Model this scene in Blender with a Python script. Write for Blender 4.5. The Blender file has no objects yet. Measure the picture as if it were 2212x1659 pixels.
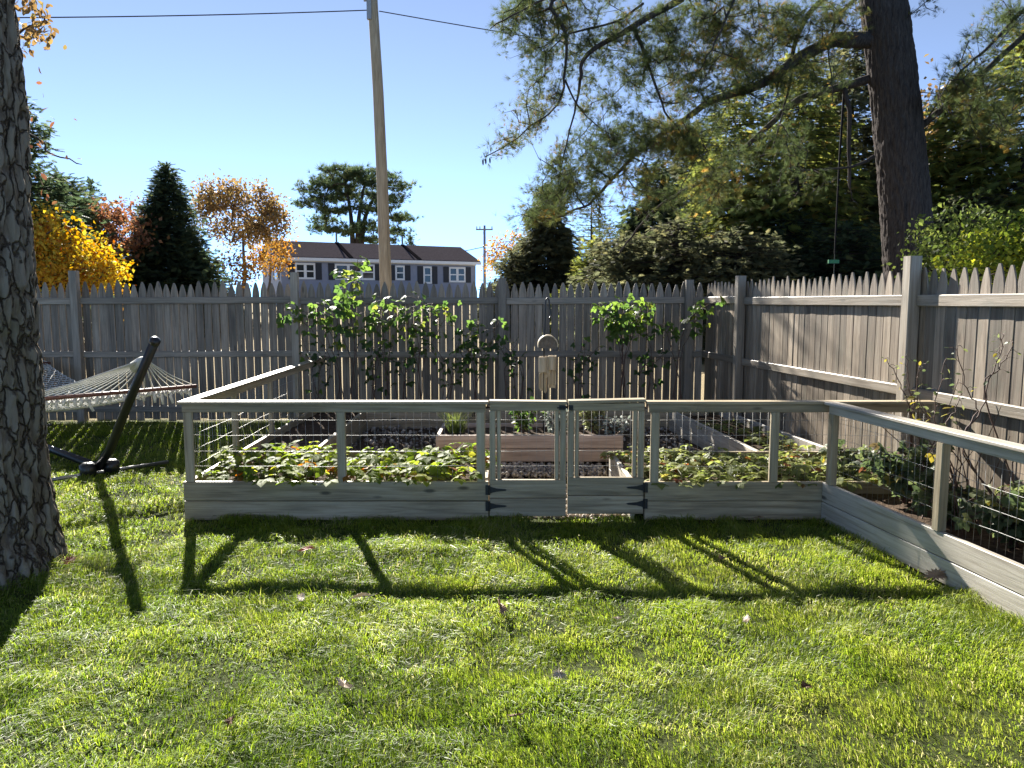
import bpy, math, random
import numpy as np
from mathutils import Vector, Matrix, noise as mnoise

# ------------------------------------------------------------------ camera, sky, sun, exposure
scene = bpy.context.scene
COL = scene.collection
R = math.radians
CAM_Z, PITCH, FPX = 1.6, R(6.2), 1661.0          # focal length in pixels of a 2212 px wide picture
cam_d = bpy.data.cameras.new('camera')
cam_d.sensor_width = 36.0
cam_d.lens = 36.0 * FPX / 2212.0
cam_d.clip_start, cam_d.clip_end = 0.05, 2000.0
cam = bpy.data.objects.new('camera', cam_d)
cam.location = (0, 0, CAM_Z)
cam.rotation_euler = (R(90) - PITCH, 0, 0)
COL.objects.link(cam)
scene.camera = cam

SUN_AZ, SUN_EL = R(21.5), R(28.0)                 # azimuth to the left of straight ahead (+Y)
sun_dir = Vector((-math.sin(SUN_AZ) * math.cos(SUN_EL), math.cos(SUN_AZ) * math.cos(SUN_EL), math.sin(SUN_EL)))
world = bpy.data.worlds.new('World')
scene.world = world
world.use_nodes = True
wn = world.node_tree
bg = wn.nodes['Background']
sky = wn.nodes.new('ShaderNodeTexSky')
sky.sky_type = 'NISHITA'
sky.sun_disc = False
sky.sun_elevation = SUN_EL
sky.sun_rotation = -SUN_AZ
sky.altitude = 20000
sky.air_density, sky.dust_density, sky.ozone_density = 4.0, 0.2, 4.0
bg.inputs['Strength'].default_value = 0.115
tint = wn.nodes.new('ShaderNodeMix')              # the camera's white balance
tint.data_type, tint.blend_type = 'RGBA', 'MULTIPLY'
tint.inputs[0].default_value = 1.0
tint.inputs[7].default_value = (1.16, 0.85, 0.63, 1)
wn.links.new(sky.outputs[0], tint.inputs[6])
wn.links.new(tint.outputs[2], bg.inputs['Color'])

sd = bpy.data.lights.new('sun', 'SUN')
sd.energy, sd.angle, sd.color = 5.0, R(0.53), (1.0, 0.95, 0.86)
so = bpy.data.objects.new('sun', sd)
so.rotation_euler = (-sun_dir).to_track_quat('-Z', 'Y').to_euler()
so.location = sun_dir * 60
COL.objects.link(so)
scene.view_settings.view_transform = 'Standard'
scene.view_settings.look = 'None'
scene.view_settings.gamma = 1.0
scene.view_settings.use_curve_mapping = False
scene.view_settings.exposure = 2.0
scene.cycles.max_bounces = 8
scene.cycles.transparent_max_bounces = 8

rng = np.random.default_rng(7)
random.seed(7)

# ------------------------------------------------------------------ helpers
def at(u, v, y):
    """World point at distance y seen at (u, v) of a 2212 x 1659 picture."""
    a, b = (u - 1106.0) / FPX, (829.5 - v) / FPX
    dy, dz = math.cos(PITCH) + b * math.sin(PITCH), -math.sin(PITCH) + b * math.cos(PITCH)
    t = y / dy
    return Vector((a * t, y, CAM_Z + dz * t))

def tag(o, label=None, cat=None, group=None, kind=None):
    if label: o['label'] = label
    if cat: o['category'] = cat
    if group: o['group'] = group
    if kind: o['kind'] = kind
    return o

def root(name, loc, label, cat, group=None):
    o = bpy.data.objects.new(name, None)
    o.empty_display_size = 0.1
    o.location = loc
    COL.objects.link(o)
    return tag(o, label, cat, group)

def link(name, me, mat=None, parent=None, matrix=None):
    """Link a mesh; `matrix` is in world space, parents are plain translations."""
    o = bpy.data.objects.new(name, me)
    COL.objects.link(o)
    if mat is not None and len(me.materials) == 0:
        me.materials.append(mat)
    if parent is not None:
        off = Vector((0, 0, 0))
        p = parent
        o.parent = parent
        o.matrix_parent_inverse = world_of(parent).inverted()
    if matrix is not None:
        o.matrix_basis = matrix
    return o

def world_of(o):
    m = o.matrix_basis.copy()
    while o.parent:
        m = o.parent.matrix_basis @ o.matrix_parent_inverse @ m
        o = o.parent
    return m

def copy_tree(o, parent=None):
    c = o.copy()
    COL.objects.link(c)
    c.parent = parent
    if parent is not None:
        c.matrix_parent_inverse = o.matrix_parent_inverse.copy()
    for ch in [x for x in bpy_children(o)]:
        copy_tree(ch, c)
    return c

def bpy_children(o):
    return [x for x in COL.objects if x.parent == o]

class MB:
    """Collects shapes for ONE mesh."""
    def __init__(s):
        s.v, s.f, s.n, s.t = [], [], 0, []
    def add(s, v, f, tint=None):
        v = np.asarray(v, dtype=float).reshape(-1, 3)
        s.v.append(v)
        s.f.extend([tuple(i + s.n for i in q) for q in f])
        s.n += len(v)
        s.t.append(np.full(len(v), 0.5 if tint is None else tint))
        return s
    def box(s, lo, hi):
        x0, y0, z0 = lo; x1, y1, z1 = hi
        return s.add([(x0,y0,z0),(x1,y0,z0),(x1,y1,z0),(x0,y1,z0),(x0,y0,z1),(x1,y0,z1),(x1,y1,z1),(x0,y1,z1)],
              [(0,3,2,1),(4,5,6,7),(0,1,5,4),(1,2,6,5),(2,3,7,6),(3,0,4,7)])
    def tube(s, pts, rad, k=6, cap=True, tint=None):
        v, f = tube_mesh(pts, rad, k, cap)
        return s.add(v, f, tint)
    def prism(s, outline, d0, d1, M=None):
        """outline [(x,z)] counter-clockwise seen from -y, extruded d0..d1 along y."""
        n = len(outline)
        v = [(x, d0, z) for x, z in outline] + [(x, d1, z) for x, z in outline]
        f = [tuple(range(n)), tuple(range(2*n-1, n-1, -1))]
        f += [(i, i + n, (i+1) % n + n, (i+1) % n) for i in range(n)]
        if M is not None:
            v = [M @ Vector(p) for p in v]
        return s.add(v, f)
    def mesh(s, name, smooth=False, tint=False):
        me = bpy.data.meshes.new(name)
        vv = np.concatenate(s.v) if s.v else np.zeros((0, 3))
        me.from_pydata(vv.tolist(), [], s.f)
        if smooth:
            me.polygons.foreach_set('use_smooth', np.ones(len(me.polygons), dtype=bool))
        if tint:
            a = me.attributes.new('tint', 'FLOAT', 'POINT')
            a.data.foreach_set('value', np.concatenate(s.t).astype(np.float32))
        me.update()
        return me
    def build(s, name, mat, parent=None, smooth=False, matrix=None, tint=False):
        return link(name, s.mesh(name, smooth, tint), mat, parent, matrix)

def tube_mesh(pts, rad, k=6, cap=True):
    P = np.asarray([tuple(p) for p in pts], dtype=float)
    n = len(P)
    rad = np.full(n, rad) if np.isscalar(rad) else np.asarray(rad, dtype=float)
    T = np.gradient(P, axis=0)
    T /= np.linalg.norm(T, axis=1)[:, None] + 1e-12
    a = np.array((0, 0, 1.0)) if abs(T[0][2]) < .9 else np.array((1.0, 0, 0))
    x = np.cross(a, T[0]); x /= np.linalg.norm(x)
    ang = np.arange(k) * 2 * math.pi / k
    V = []
    for i in range(n):
        x = x - T[i] * x.dot(T[i]); x /= np.linalg.norm(x) + 1e-12
        y = np.cross(T[i], x)
        V.append(P[i] + rad[i] * (np.cos(ang)[:, None] * x + np.sin(ang)[:, None] * y))
    V = np.concatenate(V)
    F = [(i*k + j, i*k + (j+1) % k, (i+1)*k + (j+1) % k, (i+1)*k + j) for i in range(n-1) for j in range(k)]
    if cap:
        F.append(tuple(range(k-1, -1, -1)))
        F.append(tuple((n-1)*k + j for j in range(k)))
    return V, F

def fast_mesh(name, verts, tris, tint=None, smooth=False):
    me = bpy.data.meshes.new(name)
    nv, nt_ = len(verts), len(tris)
    me.vertices.add(nv); me.loops.add(nt_ * 3); me.polygons.add(nt_)
    me.vertices.foreach_set('co', np.ascontiguousarray(verts, dtype=np.float32).ravel())
    me.loops.foreach_set('vertex_index', np.ascontiguousarray(tris, dtype=np.int32).ravel())
    me.polygons.foreach_set('loop_start', np.arange(0, nt_*3, 3, dtype=np.int32))
    if smooth:
        me.polygons.foreach_set('use_smooth', np.ones(nt_, dtype=bool))
    if tint is not None:
        a = me.attributes.new('tint', 'FLOAT', 'POINT')
        a.data.foreach_set('value', np.ascontiguousarray(tint, dtype=np.float32))
    me.update(calc_edges=True)
    return me

def norm(a):
    return a / (np.linalg.norm(a, axis=-1, keepdims=True) + 1e-12)

def frames(xdir, up):
    """(N,3,3) matrices with columns x (along), y (across), z (normal)."""
    x = norm(xdir); y = norm(np.cross(up, x)); z = np.cross(x, y)
    return np.stack([x, y, z], axis=2)

def scatter(tv, tf, centers, M, scale, tint):
    """Copies of a template (tv, tf) as arrays."""
    tv = np.asarray(tv, float); tf = np.asarray(tf, int)
    N, k = len(centers), len(tv)
    scale = np.broadcast_to(np.asarray(scale, float), (N,))
    V = np.einsum('nij,kj->nki', M, tv) * scale[:, None, None] + centers[:, None, :]
    F = tf[None] + (np.arange(N) * k)[:, None, None]
    return V.reshape(-1, 3), F.reshape(-1, 3), np.repeat(np.broadcast_to(tint, (N,)), k)

def vnoise(x, y, seed=0):
    """Smooth value noise 0..1 on arrays."""
    xi, yi = np.floor(x).astype(np.int64), np.floor(y).astype(np.int64)
    fx, fy = x - xi, y - yi
    fx, fy = fx*fx*(3-2*fx), fy*fy*(3-2*fy)
    def h(i, j):
        n = (i * 374761393 + j * 668265263 + seed * 974711) & 0x7fffffff
        n = ((n ^ (n >> 13)) * 1274126177) & 0x7fffffff
        return ((n ^ (n >> 16)) & 0xffff) / 65535.0
    return (h(xi,yi)*(1-fx)+h(xi+1,yi)*fx)*(1-fy) + (h(xi,yi+1)*(1-fx)+h(xi+1,yi+1)*fx)*fy

def rand_dirs(n):
    return norm(rng.normal(size=(n, 3)))

# ------------------------------------------------------------------ materials
def new_mat(name):
    m = bpy.data.materials.new(name)
    m.use_nodes = True
    nt = m.node_tree
    b = nt.nodes['Principled BSDF']
    return m, nt, b

def nd(nt, typ, **kw):
    n = nt.nodes.new(typ)
    for k, val in kw.items():
        if k in n.inputs: n.inputs[k].default_value = val
        else: setattr(n, k, val)
    return n

def ramp(nt, fac, stops):
    r = nt.nodes.new('ShaderNodeValToRGB')
    e = r.color_ramp.elements
    while len(e) < len(stops): e.new(0.5)
    for el, (p, c) in zip(e, stops):
        el.position = p; el.color = (*c, 1)
    nt.links.new(fac, r.inputs[0])
    return r.outputs[0]

def mixc(nt, fac, a, b, mode='MIX'):
    m = nt.nodes.new('ShaderNodeMix'); m.data_type = 'RGBA'; m.blend_type = mode
    for s, val in ((m.inputs[0], fac), (m.inputs[6], a), (m.inputs[7], b)):
        if hasattr(val, 'links'): nt.links.new(val, s)
        else: s.default_value = val if not isinstance(val, tuple) else (*val, 1)
    return m.outputs[2]

def math_n(nt, op, a, b=None, clamp=False):
    m = nt.nodes.new('ShaderNodeMath'); m.operation = op; m.use_clamp = clamp
    for s, val in ((m.inputs[0], a), (m.inputs[1], b)):
        if val is None: continue
        if hasattr(val, 'links'): nt.links.new(val, s)
        else: s.default_value = val
    return m.outputs[0]

def plain(name, col, rough=0.6, metal=0.0, spec=0.5):
    m, nt, b = new_mat(name)
    b.inputs['Base Color'].default_value = (*col, 1)
    b.inputs['Roughness'].default_value = rough
    b.inputs['Metallic'].default_value = metal
    b.inputs['Specular IOR Level'].default_value = spec
    return m

def speckled(name, c0, c1, scale=8.0, rough=0.8, bump=0.3, metal=0.0, detail=6, spec=0.3):
    m, nt, b = new_mat(name)
    tc = nd(nt, 'ShaderNodeTexCoord')
    n = nd(nt, 'ShaderNodeTexNoise', Scale=scale, Detail=detail, Roughness=0.65)
    nt.links.new(tc.outputs['Object'], n.inputs['Vector'])
    nt.links.new(ramp(nt, n.outputs['Fac'], [(0.3, c0), (0.7, c1)]), b.inputs['Base Color'])
    b.inputs['Roughness'].default_value = rough
    b.inputs['Metallic'].default_value = metal
    b.inputs['Specular IOR Level'].default_value = spec
    if bump:
        bp = nd(nt, 'ShaderNodeBump', Strength=bump, Distance=0.02)
        nt.links.new(n.outputs['Fac'], bp.inputs['Height'])
        nt.links.new(bp.outputs[0], b.inputs['Normal'])
    return m

def wood(name, dark, mid, light, axis='X', knots=0.5, rough=0.5, vary=0.25, stain=None, bump=0.6):
    """Weathered timber: grain along one local axis, growth-ring bands, knots, per-piece shift."""
    m, nt, b = new_mat(name)
    tc = nd(nt, 'ShaderNodeTexCoord'); oi = nd(nt, 'ShaderNodeObjectInfo')
    off = nd(nt, 'ShaderNodeVectorMath', operation='SCALE'); off.inputs['Scale'].default_value = 71.3
    cb = nd(nt, 'ShaderNodeCombineXYZ')
    for i in range(3): nt.links.new(oi.outputs['Random'], cb.inputs[i])
    nt.links.new(cb.outputs[0], off.inputs[0])
    ad = nd(nt, 'ShaderNodeVectorMath', operation='ADD')
    nt.links.new(tc.outputs['Object'], ad.inputs[0]); nt.links.new(off.outputs[0], ad.inputs[1])
    i = 'XYZ'.index(axis)
    def mapped(long, cross):
        mp = nd(nt, 'ShaderNodeMapping')
        sc = [cross] * 3; sc[i] = long
        mp.inputs['Scale'].default_value = sc
        nt.links.new(ad.outputs[0], mp.inputs['Vector'])
        return mp.outputs[0]
    g = nd(nt, 'ShaderNodeTexNoise', Scale=1.0, Detail=8.0, Roughness=0.7, Distortion=0.6)
    nt.links.new(mapped(2.0, 55), g.inputs['Vector'])
    g2 = nd(nt, 'ShaderNodeTexNoise', Scale=1.0, Detail=3.0, Roughness=0.5, Distortion=1.2)
    nt.links.new(mapped(1.1, 16), g2.inputs['Vector'])
    big = nd(nt, 'ShaderNodeTexNoise', Scale=3.0, Detail=3.0)
    nt.links.new(ad.outputs[0], big.inputs['Vector'])
    f = math_n(nt, 'ADD', math_n(nt, 'MULTIPLY', g.outputs['Fac'], 0.55), math_n(nt, 'MULTIPLY', g2.outputs['Fac'], 0.45))
    col = ramp(nt, f, [(0.39, dark), (0.5, mid), (0.61, light)])
    col = mixc(nt, math_n(nt, 'MULTIPLY', big.outputs['Fac'], 0.45), col, tuple(c * 0.72 for c in mid))
    hv = nd(nt, 'ShaderNodeHueSaturation')
    hv.inputs['Saturation'].default_value = 1.0
    nt.links.new(math_n(nt, 'ADD', math_n(nt, 'MULTIPLY', oi.outputs['Random'], vary * 2), 1.0 - vary), hv.inputs['Value'])
    nt.links.new(col, hv.inputs['Color'])
    col = hv.outputs[0]
    if stain:
        st = nd(nt, 'ShaderNodeTexNoise', Scale=2.3, Detail=5.0, Roughness=0.7)
        nt.links.new(mapped(1.6, 5), st.inputs['Vector'])
        sf = nd(nt, 'ShaderNodeMapRange'); sf.inputs[1].default_value = .5; sf.inputs[2].default_value = .75
        nt.links.new(st.outputs['Fac'], sf.inputs[0])
        col = mixc(nt, math_n(nt, 'MULTIPLY', sf.outputs[0], 0.6), col, stain)
    if knots:
        vo = nd(nt, 'ShaderNodeTexVoronoi', Scale=1.0, Randomness=1.0)
        nt.links.new(mapped(2.3, 7.0), vo.inputs['Vector'])
        kf = nd(nt, 'ShaderNodeMapRange'); kf.inputs[1].default_value = 0.13; kf.inputs[2].default_value = 0.06
        nt.links.new(vo.outputs['Distance'], kf.inputs[0])
        col = mixc(nt, math_n(nt, 'MULTIPLY', kf.outputs[0], knots), col, tuple(c * 0.3 for c in dark))
    nt.links.new(col, b.inputs['Base Color'])
    b.inputs['Roughness'].default_value = rough
    b.inputs['Specular IOR Level'].default_value = 0.5
    bp = nd(nt, 'ShaderNodeBump', Strength=bump, Distance=0.004)
    nt.links.new(g.outputs['Fac'], bp.inputs['Height'])
    nt.links.new(bp.outputs[0], b.inputs['Normal'])
    return m

def leafmat(name, stops, trans=0.45, rough=0.45, gain=1.6, spec=0.4, patch=0.0, patch_col=(0.1, 0.1, 0.1), patch_scale=2.0):
    """Leaf: reflecting and light-transmitting; tint picks the colour of each single leaf."""
    m, nt, b = new_mat(name)
    a = nd(nt, 'ShaderNodeAttribute'); a.attribute_name = 'tint'
    col = ramp(nt, a.outputs['Fac'], stops)
    if patch:
        tc = nd(nt, 'ShaderNodeTexCoord')
        n = nd(nt, 'ShaderNodeTexNoise', Scale=patch_scale, Detail=3.0)
        nt.links.new(tc.outputs['Object'], n.inputs['Vector'])
        mr = nd(nt, 'ShaderNodeMapRange'); mr.inputs[1].default_value = .45; mr.inputs[2].default_value = .7
        nt.links.new(n.outputs['Fac'], mr.inputs[0])
        col = mixc(nt, math_n(nt, 'MULTIPLY', mr.outputs[0], patch), col, patch_col)
    nt.links.new(col, b.inputs['Base Color'])
    b.inputs['Roughness'].default_value = rough
    b.inputs['Specular IOR Level'].default_value = spec
    tr = nd(nt, 'ShaderNodeBsdfTranslucent')
    hv = nd(nt, 'ShaderNodeHueSaturation'); hv.inputs['Value'].default_value = gain; hv.inputs['Saturation'].default_value = 1.1
    nt.links.new(col, hv.inputs['Color']); nt.links.new(hv.outputs[0], tr.inputs['Color'])
    mx = nd(nt, 'ShaderNodeMixShader'); mx.inputs[0].default_value = trans
    nt.links.new(b.outputs[0], mx.inputs[1]); nt.links.new(tr.outputs[0], mx.inputs[2])
    nt.links.new(mx.outputs[0], nt.nodes['Material Output'].inputs['Surface'])
    return m

def bark(name, dark, light, sx=14.0, sz=2.5, moss=None, bump=0.9, plate_tone=None):
    m, nt, b = new_mat(name)
    tc = nd(nt, 'ShaderNodeTexCoord')
    mp = nd(nt, 'ShaderNodeMapping'); mp.inputs['Scale'].default_value = (sx, sx, sz)
    nt.links.new(tc.outputs['Object'], mp.inputs['Vector'])
    n = nd(nt, 'ShaderNodeTexNoise', Scale=1.0, Detail=9.0, Roughness=0.75, Distortion=0.8)
    nt.links.new(mp.outputs[0], n.inputs['Vector'])
    col = ramp(nt, n.outputs['Fac'], [(0.32, dark), (0.66, light)])
    if moss:
        n2 = nd(nt, 'ShaderNodeTexNoise', Scale=1.7, Detail=5.0, Roughness=0.7)
        nt.links.new(tc.outputs['Object'], n2.inputs['Vector'])
        mr = nd(nt, 'ShaderNodeMapRange'); mr.inputs[1].default_value = .5; mr.inputs[2].default_value = .68
        nt.links.new(n2.outputs['Fac'], mr.inputs[0])
        col = mixc(nt, math_n(nt, 'MULTIPLY', mr.outputs[0], 0.5), col, moss)
    if plate_tone:                                     # plates paler than furrows: recess shade put into the colour
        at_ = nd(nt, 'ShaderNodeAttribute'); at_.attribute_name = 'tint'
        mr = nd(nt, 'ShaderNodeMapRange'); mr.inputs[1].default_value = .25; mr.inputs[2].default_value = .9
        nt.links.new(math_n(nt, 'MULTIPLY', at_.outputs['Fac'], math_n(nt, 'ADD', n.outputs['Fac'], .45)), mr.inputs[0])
        col = mixc(nt, math_n(nt, 'MULTIPLY', mr.outputs[0], 0.6), col, plate_tone)
    height = n.outputs['Fac']
    if plate_tone:                                     # fine cracks between the plates
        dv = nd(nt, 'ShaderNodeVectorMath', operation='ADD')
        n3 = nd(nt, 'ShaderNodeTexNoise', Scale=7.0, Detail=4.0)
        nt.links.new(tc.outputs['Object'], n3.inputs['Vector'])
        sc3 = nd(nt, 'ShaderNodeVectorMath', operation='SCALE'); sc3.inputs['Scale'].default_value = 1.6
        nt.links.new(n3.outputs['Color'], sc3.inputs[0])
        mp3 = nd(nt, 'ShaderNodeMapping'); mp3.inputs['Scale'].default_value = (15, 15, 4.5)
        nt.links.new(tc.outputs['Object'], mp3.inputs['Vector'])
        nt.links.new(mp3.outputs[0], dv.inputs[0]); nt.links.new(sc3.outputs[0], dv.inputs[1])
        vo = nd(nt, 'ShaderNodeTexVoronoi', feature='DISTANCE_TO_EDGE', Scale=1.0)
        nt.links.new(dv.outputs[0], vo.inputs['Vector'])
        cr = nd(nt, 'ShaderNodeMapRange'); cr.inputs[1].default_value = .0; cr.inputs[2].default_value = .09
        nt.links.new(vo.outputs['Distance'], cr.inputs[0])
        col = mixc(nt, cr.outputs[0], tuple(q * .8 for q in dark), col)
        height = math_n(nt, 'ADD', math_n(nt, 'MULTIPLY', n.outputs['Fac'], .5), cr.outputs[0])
    nt.links.new(col, b.inputs['Base Color'])
    b.inputs['Roughness'].default_value = 0.95
    b.inputs['Specular IOR Level'].default_value = 0.05
    bp = nd(nt, 'ShaderNodeBump', Strength=bump, Distance=0.02)
    nt.links.new(height, bp.inputs['Height'])
    nt.links.new(bp.outputs[0], b.inputs['Normal'])
    return m

MAT = {}
MAT['fence_v'] = wood('weathered cedar upright', (.108,.08,.054), (.24,.188,.135), (.35,.29,.22), 'Z', 0.6, stain=(.105,.105,.075), vary=.42)
MAT['fence_x'] = wood('weathered cedar rail', (.155,.123,.088), (.26,.213,.158), (.36,.305,.24), 'X', 0.4, stain=(.17,.175,.14))
MAT['post_v'] = wood('weathered post', (.19,.155,.115), (.30,.25,.19), (.39,.34,.27), 'Z', 0.6)
MAT['bed_x'] = wood('treated pine board', (.19,.145,.085), (.355,.285,.18), (.48,.40,.275), 'X', 0.9, stain=(.23,.20,.14), vary=.14)
MAT['bed_z'] = wood('treated pine post', (.22,.175,.11), (.365,.305,.205), (.47,.40,.285), 'Z', 0.5, vary=.12)
MAT['arm_x'] = wood('bleached pine board', (.25,.215,.17), (.44,.40,.335), (.56,.52,.45), 'X', 0.9, vary=.08, stain=(.33,.30,.25))
MAT['box_x'] = wood('reddish cedar board', (.27,.19,.145), (.43,.32,.255), (.53,.42,.345), 'X', 0.75, vary=.1)
MAT['wire'] = plain('galvanised wire', (.36,.36,.35), .6, 1.0)
MAT['black_metal'] = plain('black powder-coated steel', (.012,.012,.014), .35)
MAT['hinge'] = plain('black iron', (.01,.01,.01), .5)
MAT['soil'] = speckled('garden soil', (.035,.023,.016), (.13,.09,.06), 25, .95, .8, spec=.1)
# ------------------------------------------------------------------ the ground
def lump(x, y):
    x = np.asarray(x, float); y = np.asarray(y, float)
    return 0.03 * (vnoise(x*2.1+40, y*2.1+40, 3) - .5) + 0.018 * (vnoise(x*5.5+40, y*5.5+40, 4) - .5)

def terrain(x, y):
    x = np.asarray(x, float); y = np.asarray(y, float)
    t = np.clip((y - 12.0) / 40.0, 0, 1)
    return 1.3 * t*t*(3-2*t)

def ground_material():
    m, nt, b = new_mat('lawn earth')
    tc = nd(nt, 'ShaderNodeTexCoord')
    n = nd(nt, 'ShaderNodeTexNoise', Scale=3.0, Detail=8.0, Roughness=0.7)
    n2 = nd(nt, 'ShaderNodeTexNoise', Scale=60.0, Detail=6.0, Roughness=0.7)
    for q in (n, n2): nt.links.new(tc.outputs['Object'], q.inputs['Vector'])
    c1 = ramp(nt, n2.outputs['Fac'], [(.3, (.028,.026,.012)), (.7, (.085,.095,.03))])
    c2 = mixc(nt, n.outputs['Fac'], c1, (.05,.07,.02))
    sp = nd(nt, 'ShaderNodeSeparateXYZ'); nt.links.new(tc.outputs['Object'], sp.inputs[0])
    mr = nd(nt, 'ShaderNodeMapRange'); mr.inputs[1].default_value = 10.1; mr.inputs[2].default_value = 10.6
    nt.links.new(sp.outputs['Y'], mr.inputs[0])    # dry leaf litter beyond the fence
    litter = ramp(nt, n2.outputs['Fac'], [(.3, (.20,.15,.08)), (.7, (.42,.34,.20))])
    c2 = mixc(nt, mr.outputs[0], c2, litter)
    nt.links.new(c2, b.inputs['Base Color'])
    b.inputs['Roughness'].default_value = 1.0
    b.inputs['Specular IOR Level'].default_value = 0.1
    bp = nd(nt, 'ShaderNodeBump', Strength=1.0, Distance=0.02)
    nt.links.new(n2.outputs['Fac'], bp.inputs['Height']); nt.links.new(bp.outputs[0], b.inputs['Normal'])
    return m

xs = np.unique(np.concatenate([np.linspace(-600, -20, 14), np.linspace(-20, -9, 14), np.linspace(-9, 5, 141), np.linspace(5, 20, 16), np.linspace(20, 600, 14)]))
ys = np.unique(np.concatenate([np.linspace(-60, 0, 8), np.linspace(0, 11, 111), np.linspace(11, 60, 30), np.linspace(60, 900, 16)]))
gx, gy = np.meshgrid(xs, ys)
near = ((gx > -9) & (gx < 5) & (gy > 0) & (gy < 10.5))
gz = terrain(gx, gy) + np.where(near, lump(gx, gy), 0.0)
nx, ny = len(xs), len(ys)
idx = np.arange(nx * ny).reshape(ny, nx)
q = np.stack([idx[:-1,:-1], idx[:-1,1:], idx[1:,1:], idx[1:,:-1]], -1).reshape(-1, 4)
me = fast_mesh('ground', np.stack([gx, gy, gz], -1).reshape(-1, 3), np.concatenate([q[:, [0,1,2]], q[:, [0,2,3]]]), smooth=True)
ground = tag(link('ground', me, ground_material()), 'green lawn and earth running back under the fences and trees', 'ground', kind='structure')

# ------------------------------------------------------------------ boards
def board(name, p0, p1, w, t, mat, parent, up=(0, 0, 1), ch=0.004, matrix=None):
    """Chamfered board from p0 to p1; w across `up`-perpendicular, t along up. Local X runs along it."""
    p0, p1, up = Vector(p0), Vector(p1), Vector(up)
    d = p1 - p0; L = d.length; x = d.normalized()
    z = (up - x * up.dot(x)).normalized(); y = z.cross(x)
    h, k = w / 2, t / 2
    ring = [(-h+ch,-k),(h-ch,-k),(h,-k+ch),(h,k-ch),(h-ch,k),(-h+ch,k),(-h,k-ch),(-h,-k+ch)]
    v = [(-L/2, a, b_) for a, b_ in ring] + [(L/2, a, b_) for a, b_ in ring]
    f = [tuple(range(7, -1, -1)), tuple(range(8, 16))] + [(i, (i+1) % 8, (i+1) % 8 + 8, i + 8) for i in range(8)]
    c = (p0 + p1) / 2
    Mx = Matrix(((x.x, y.x, z.x, c.x), (x.y, y.y, z.y, c.y), (x.z, y.z, z.z, c.z), (0, 0, 0, 1)))
    mb = MB().add(v, f)
    return link(name, mb.mesh(name), mat, parent, Mx)

def post(name, x, y, z0, z1, w, mat, parent, d=None, rot=0.0, ch=0.006, chamfer_top=False):
    d = d or w
    h, k = w / 2, d / 2
    ring = [(-h+ch,-k),(h-ch,-k),(h,-k+ch),(h,k-ch),(h-ch,k),(-h+ch,k),(-h,k-ch),(-h,-k+ch)]
    L = z1 - z0
    v = [(a, b_, 0) for a, b_ in ring] + [(a, b_, L) for a, b_ in ring]
    f = [tuple(range(7, -1, -1)), tuple(range(8, 16))] + [(i, (i+1) % 8, (i+1) % 8 + 8, i + 8) for i in range(8)]
    return link(name, MB().add(v, f).mesh(name), mat, parent, Matrix.Translation((x, y, z0)) @ Matrix.Rotation(rot, 4, 'Z'))

# ------------------------------------------------------------------ stockade fences
def picket_mesh(w, h, bow, t=0.012):
    """Flat board with a curved pointed (gothic) head."""
    s = w / 2
    prof = [(-s, 0), (s, 0), (s, h - .165), (s * .92, h - .125), (s * .76, h - .085), (s * .52, h - .045), (s * .18, h), (-s * .18, h),
            (-s * .52, h - .045), (-s * .76, h - .085), (-s * .92, h - .125), (-s, h - .165)]
    return MB().prism(prof, 0, t).mesh('picket')

PICKETS = [picket_mesh(w, h, 0) for w, h in ((.093,1.80),(.096,1.785),(.098,1.81),(.094,1.77),(.099,1.79),(.091,1.80),(.097,1.795))]
for me in PICKETS: me.materials.append(MAT['fence_v'])

def fence(name, A, B, posts, label, zt=1.83, rails=(1.60, .90, .17), step=.1052, seed=1, top=None):
    """A -> B on the ground; pickets stand on the far side, posts and rails face the garden (to the right of A->B)."""
    rr = random.Random(seed)
    A, B = Vector((A[0], A[1], 0)), Vector((B[0], B[1], 0))
    d = (B - A); L = d.length; d.normalize()
    n = Vector((-d.y, d.x, 0))                     # away from the garden
    ang = math.atan2(d.y, d.x)
    o = root(name, A, label, 'fence')
    s = step / 2
    while s < L - step * .4:
        m = PICKETS[rr.randrange(len(PICKETS))]
        p = A + d * s + n * (0.0 + rr.uniform(0, .004))
        h = zt - 1.83 + rr.uniform(-.022, .018)
        M_ = Matrix.Translation((p.x, p.y, .035 + h)) @ Matrix.Rotation(ang + rr.uniform(-.03, .03), 4, 'Z') @ Matrix.Rotation(rr.uniform(-.0032, .0032), 4, 'Y')
        link('picket', m, None, o, M_)
        s += step + rr.uniform(-.0018, .0018)
    cuts = [0.0] + sorted(posts) + [L]
    for z, tt in zip(rails, (.085, .08, .08)):
        for a, b in zip(cuts[:-1], cuts[1:]):
            if b - a < .2: continue
            a2, b2 = (a + .053 if a > 0 else a), (b - .053 if b < L else b)
            e0, e1 = rr.uniform(-.012, .012), rr.uniform(-.012, .012)
            p0, p1 = A + d * a2 - n * .0215, A + d * b2 - n * .0215
            p0.z, p1.z = z + e0, z + e1
            board('rail', p0, p1, .036, tt, MAT['fence_x'], o, ch=.006)
    for k, s in enumerate(sorted(posts)):
        p = A + d * s - n * .055
        post('post', p.x, p.y, -.05, zt + (top[k] if top else .14), .095, MAT['post_v'], o, rot=ang)
    return o

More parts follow.
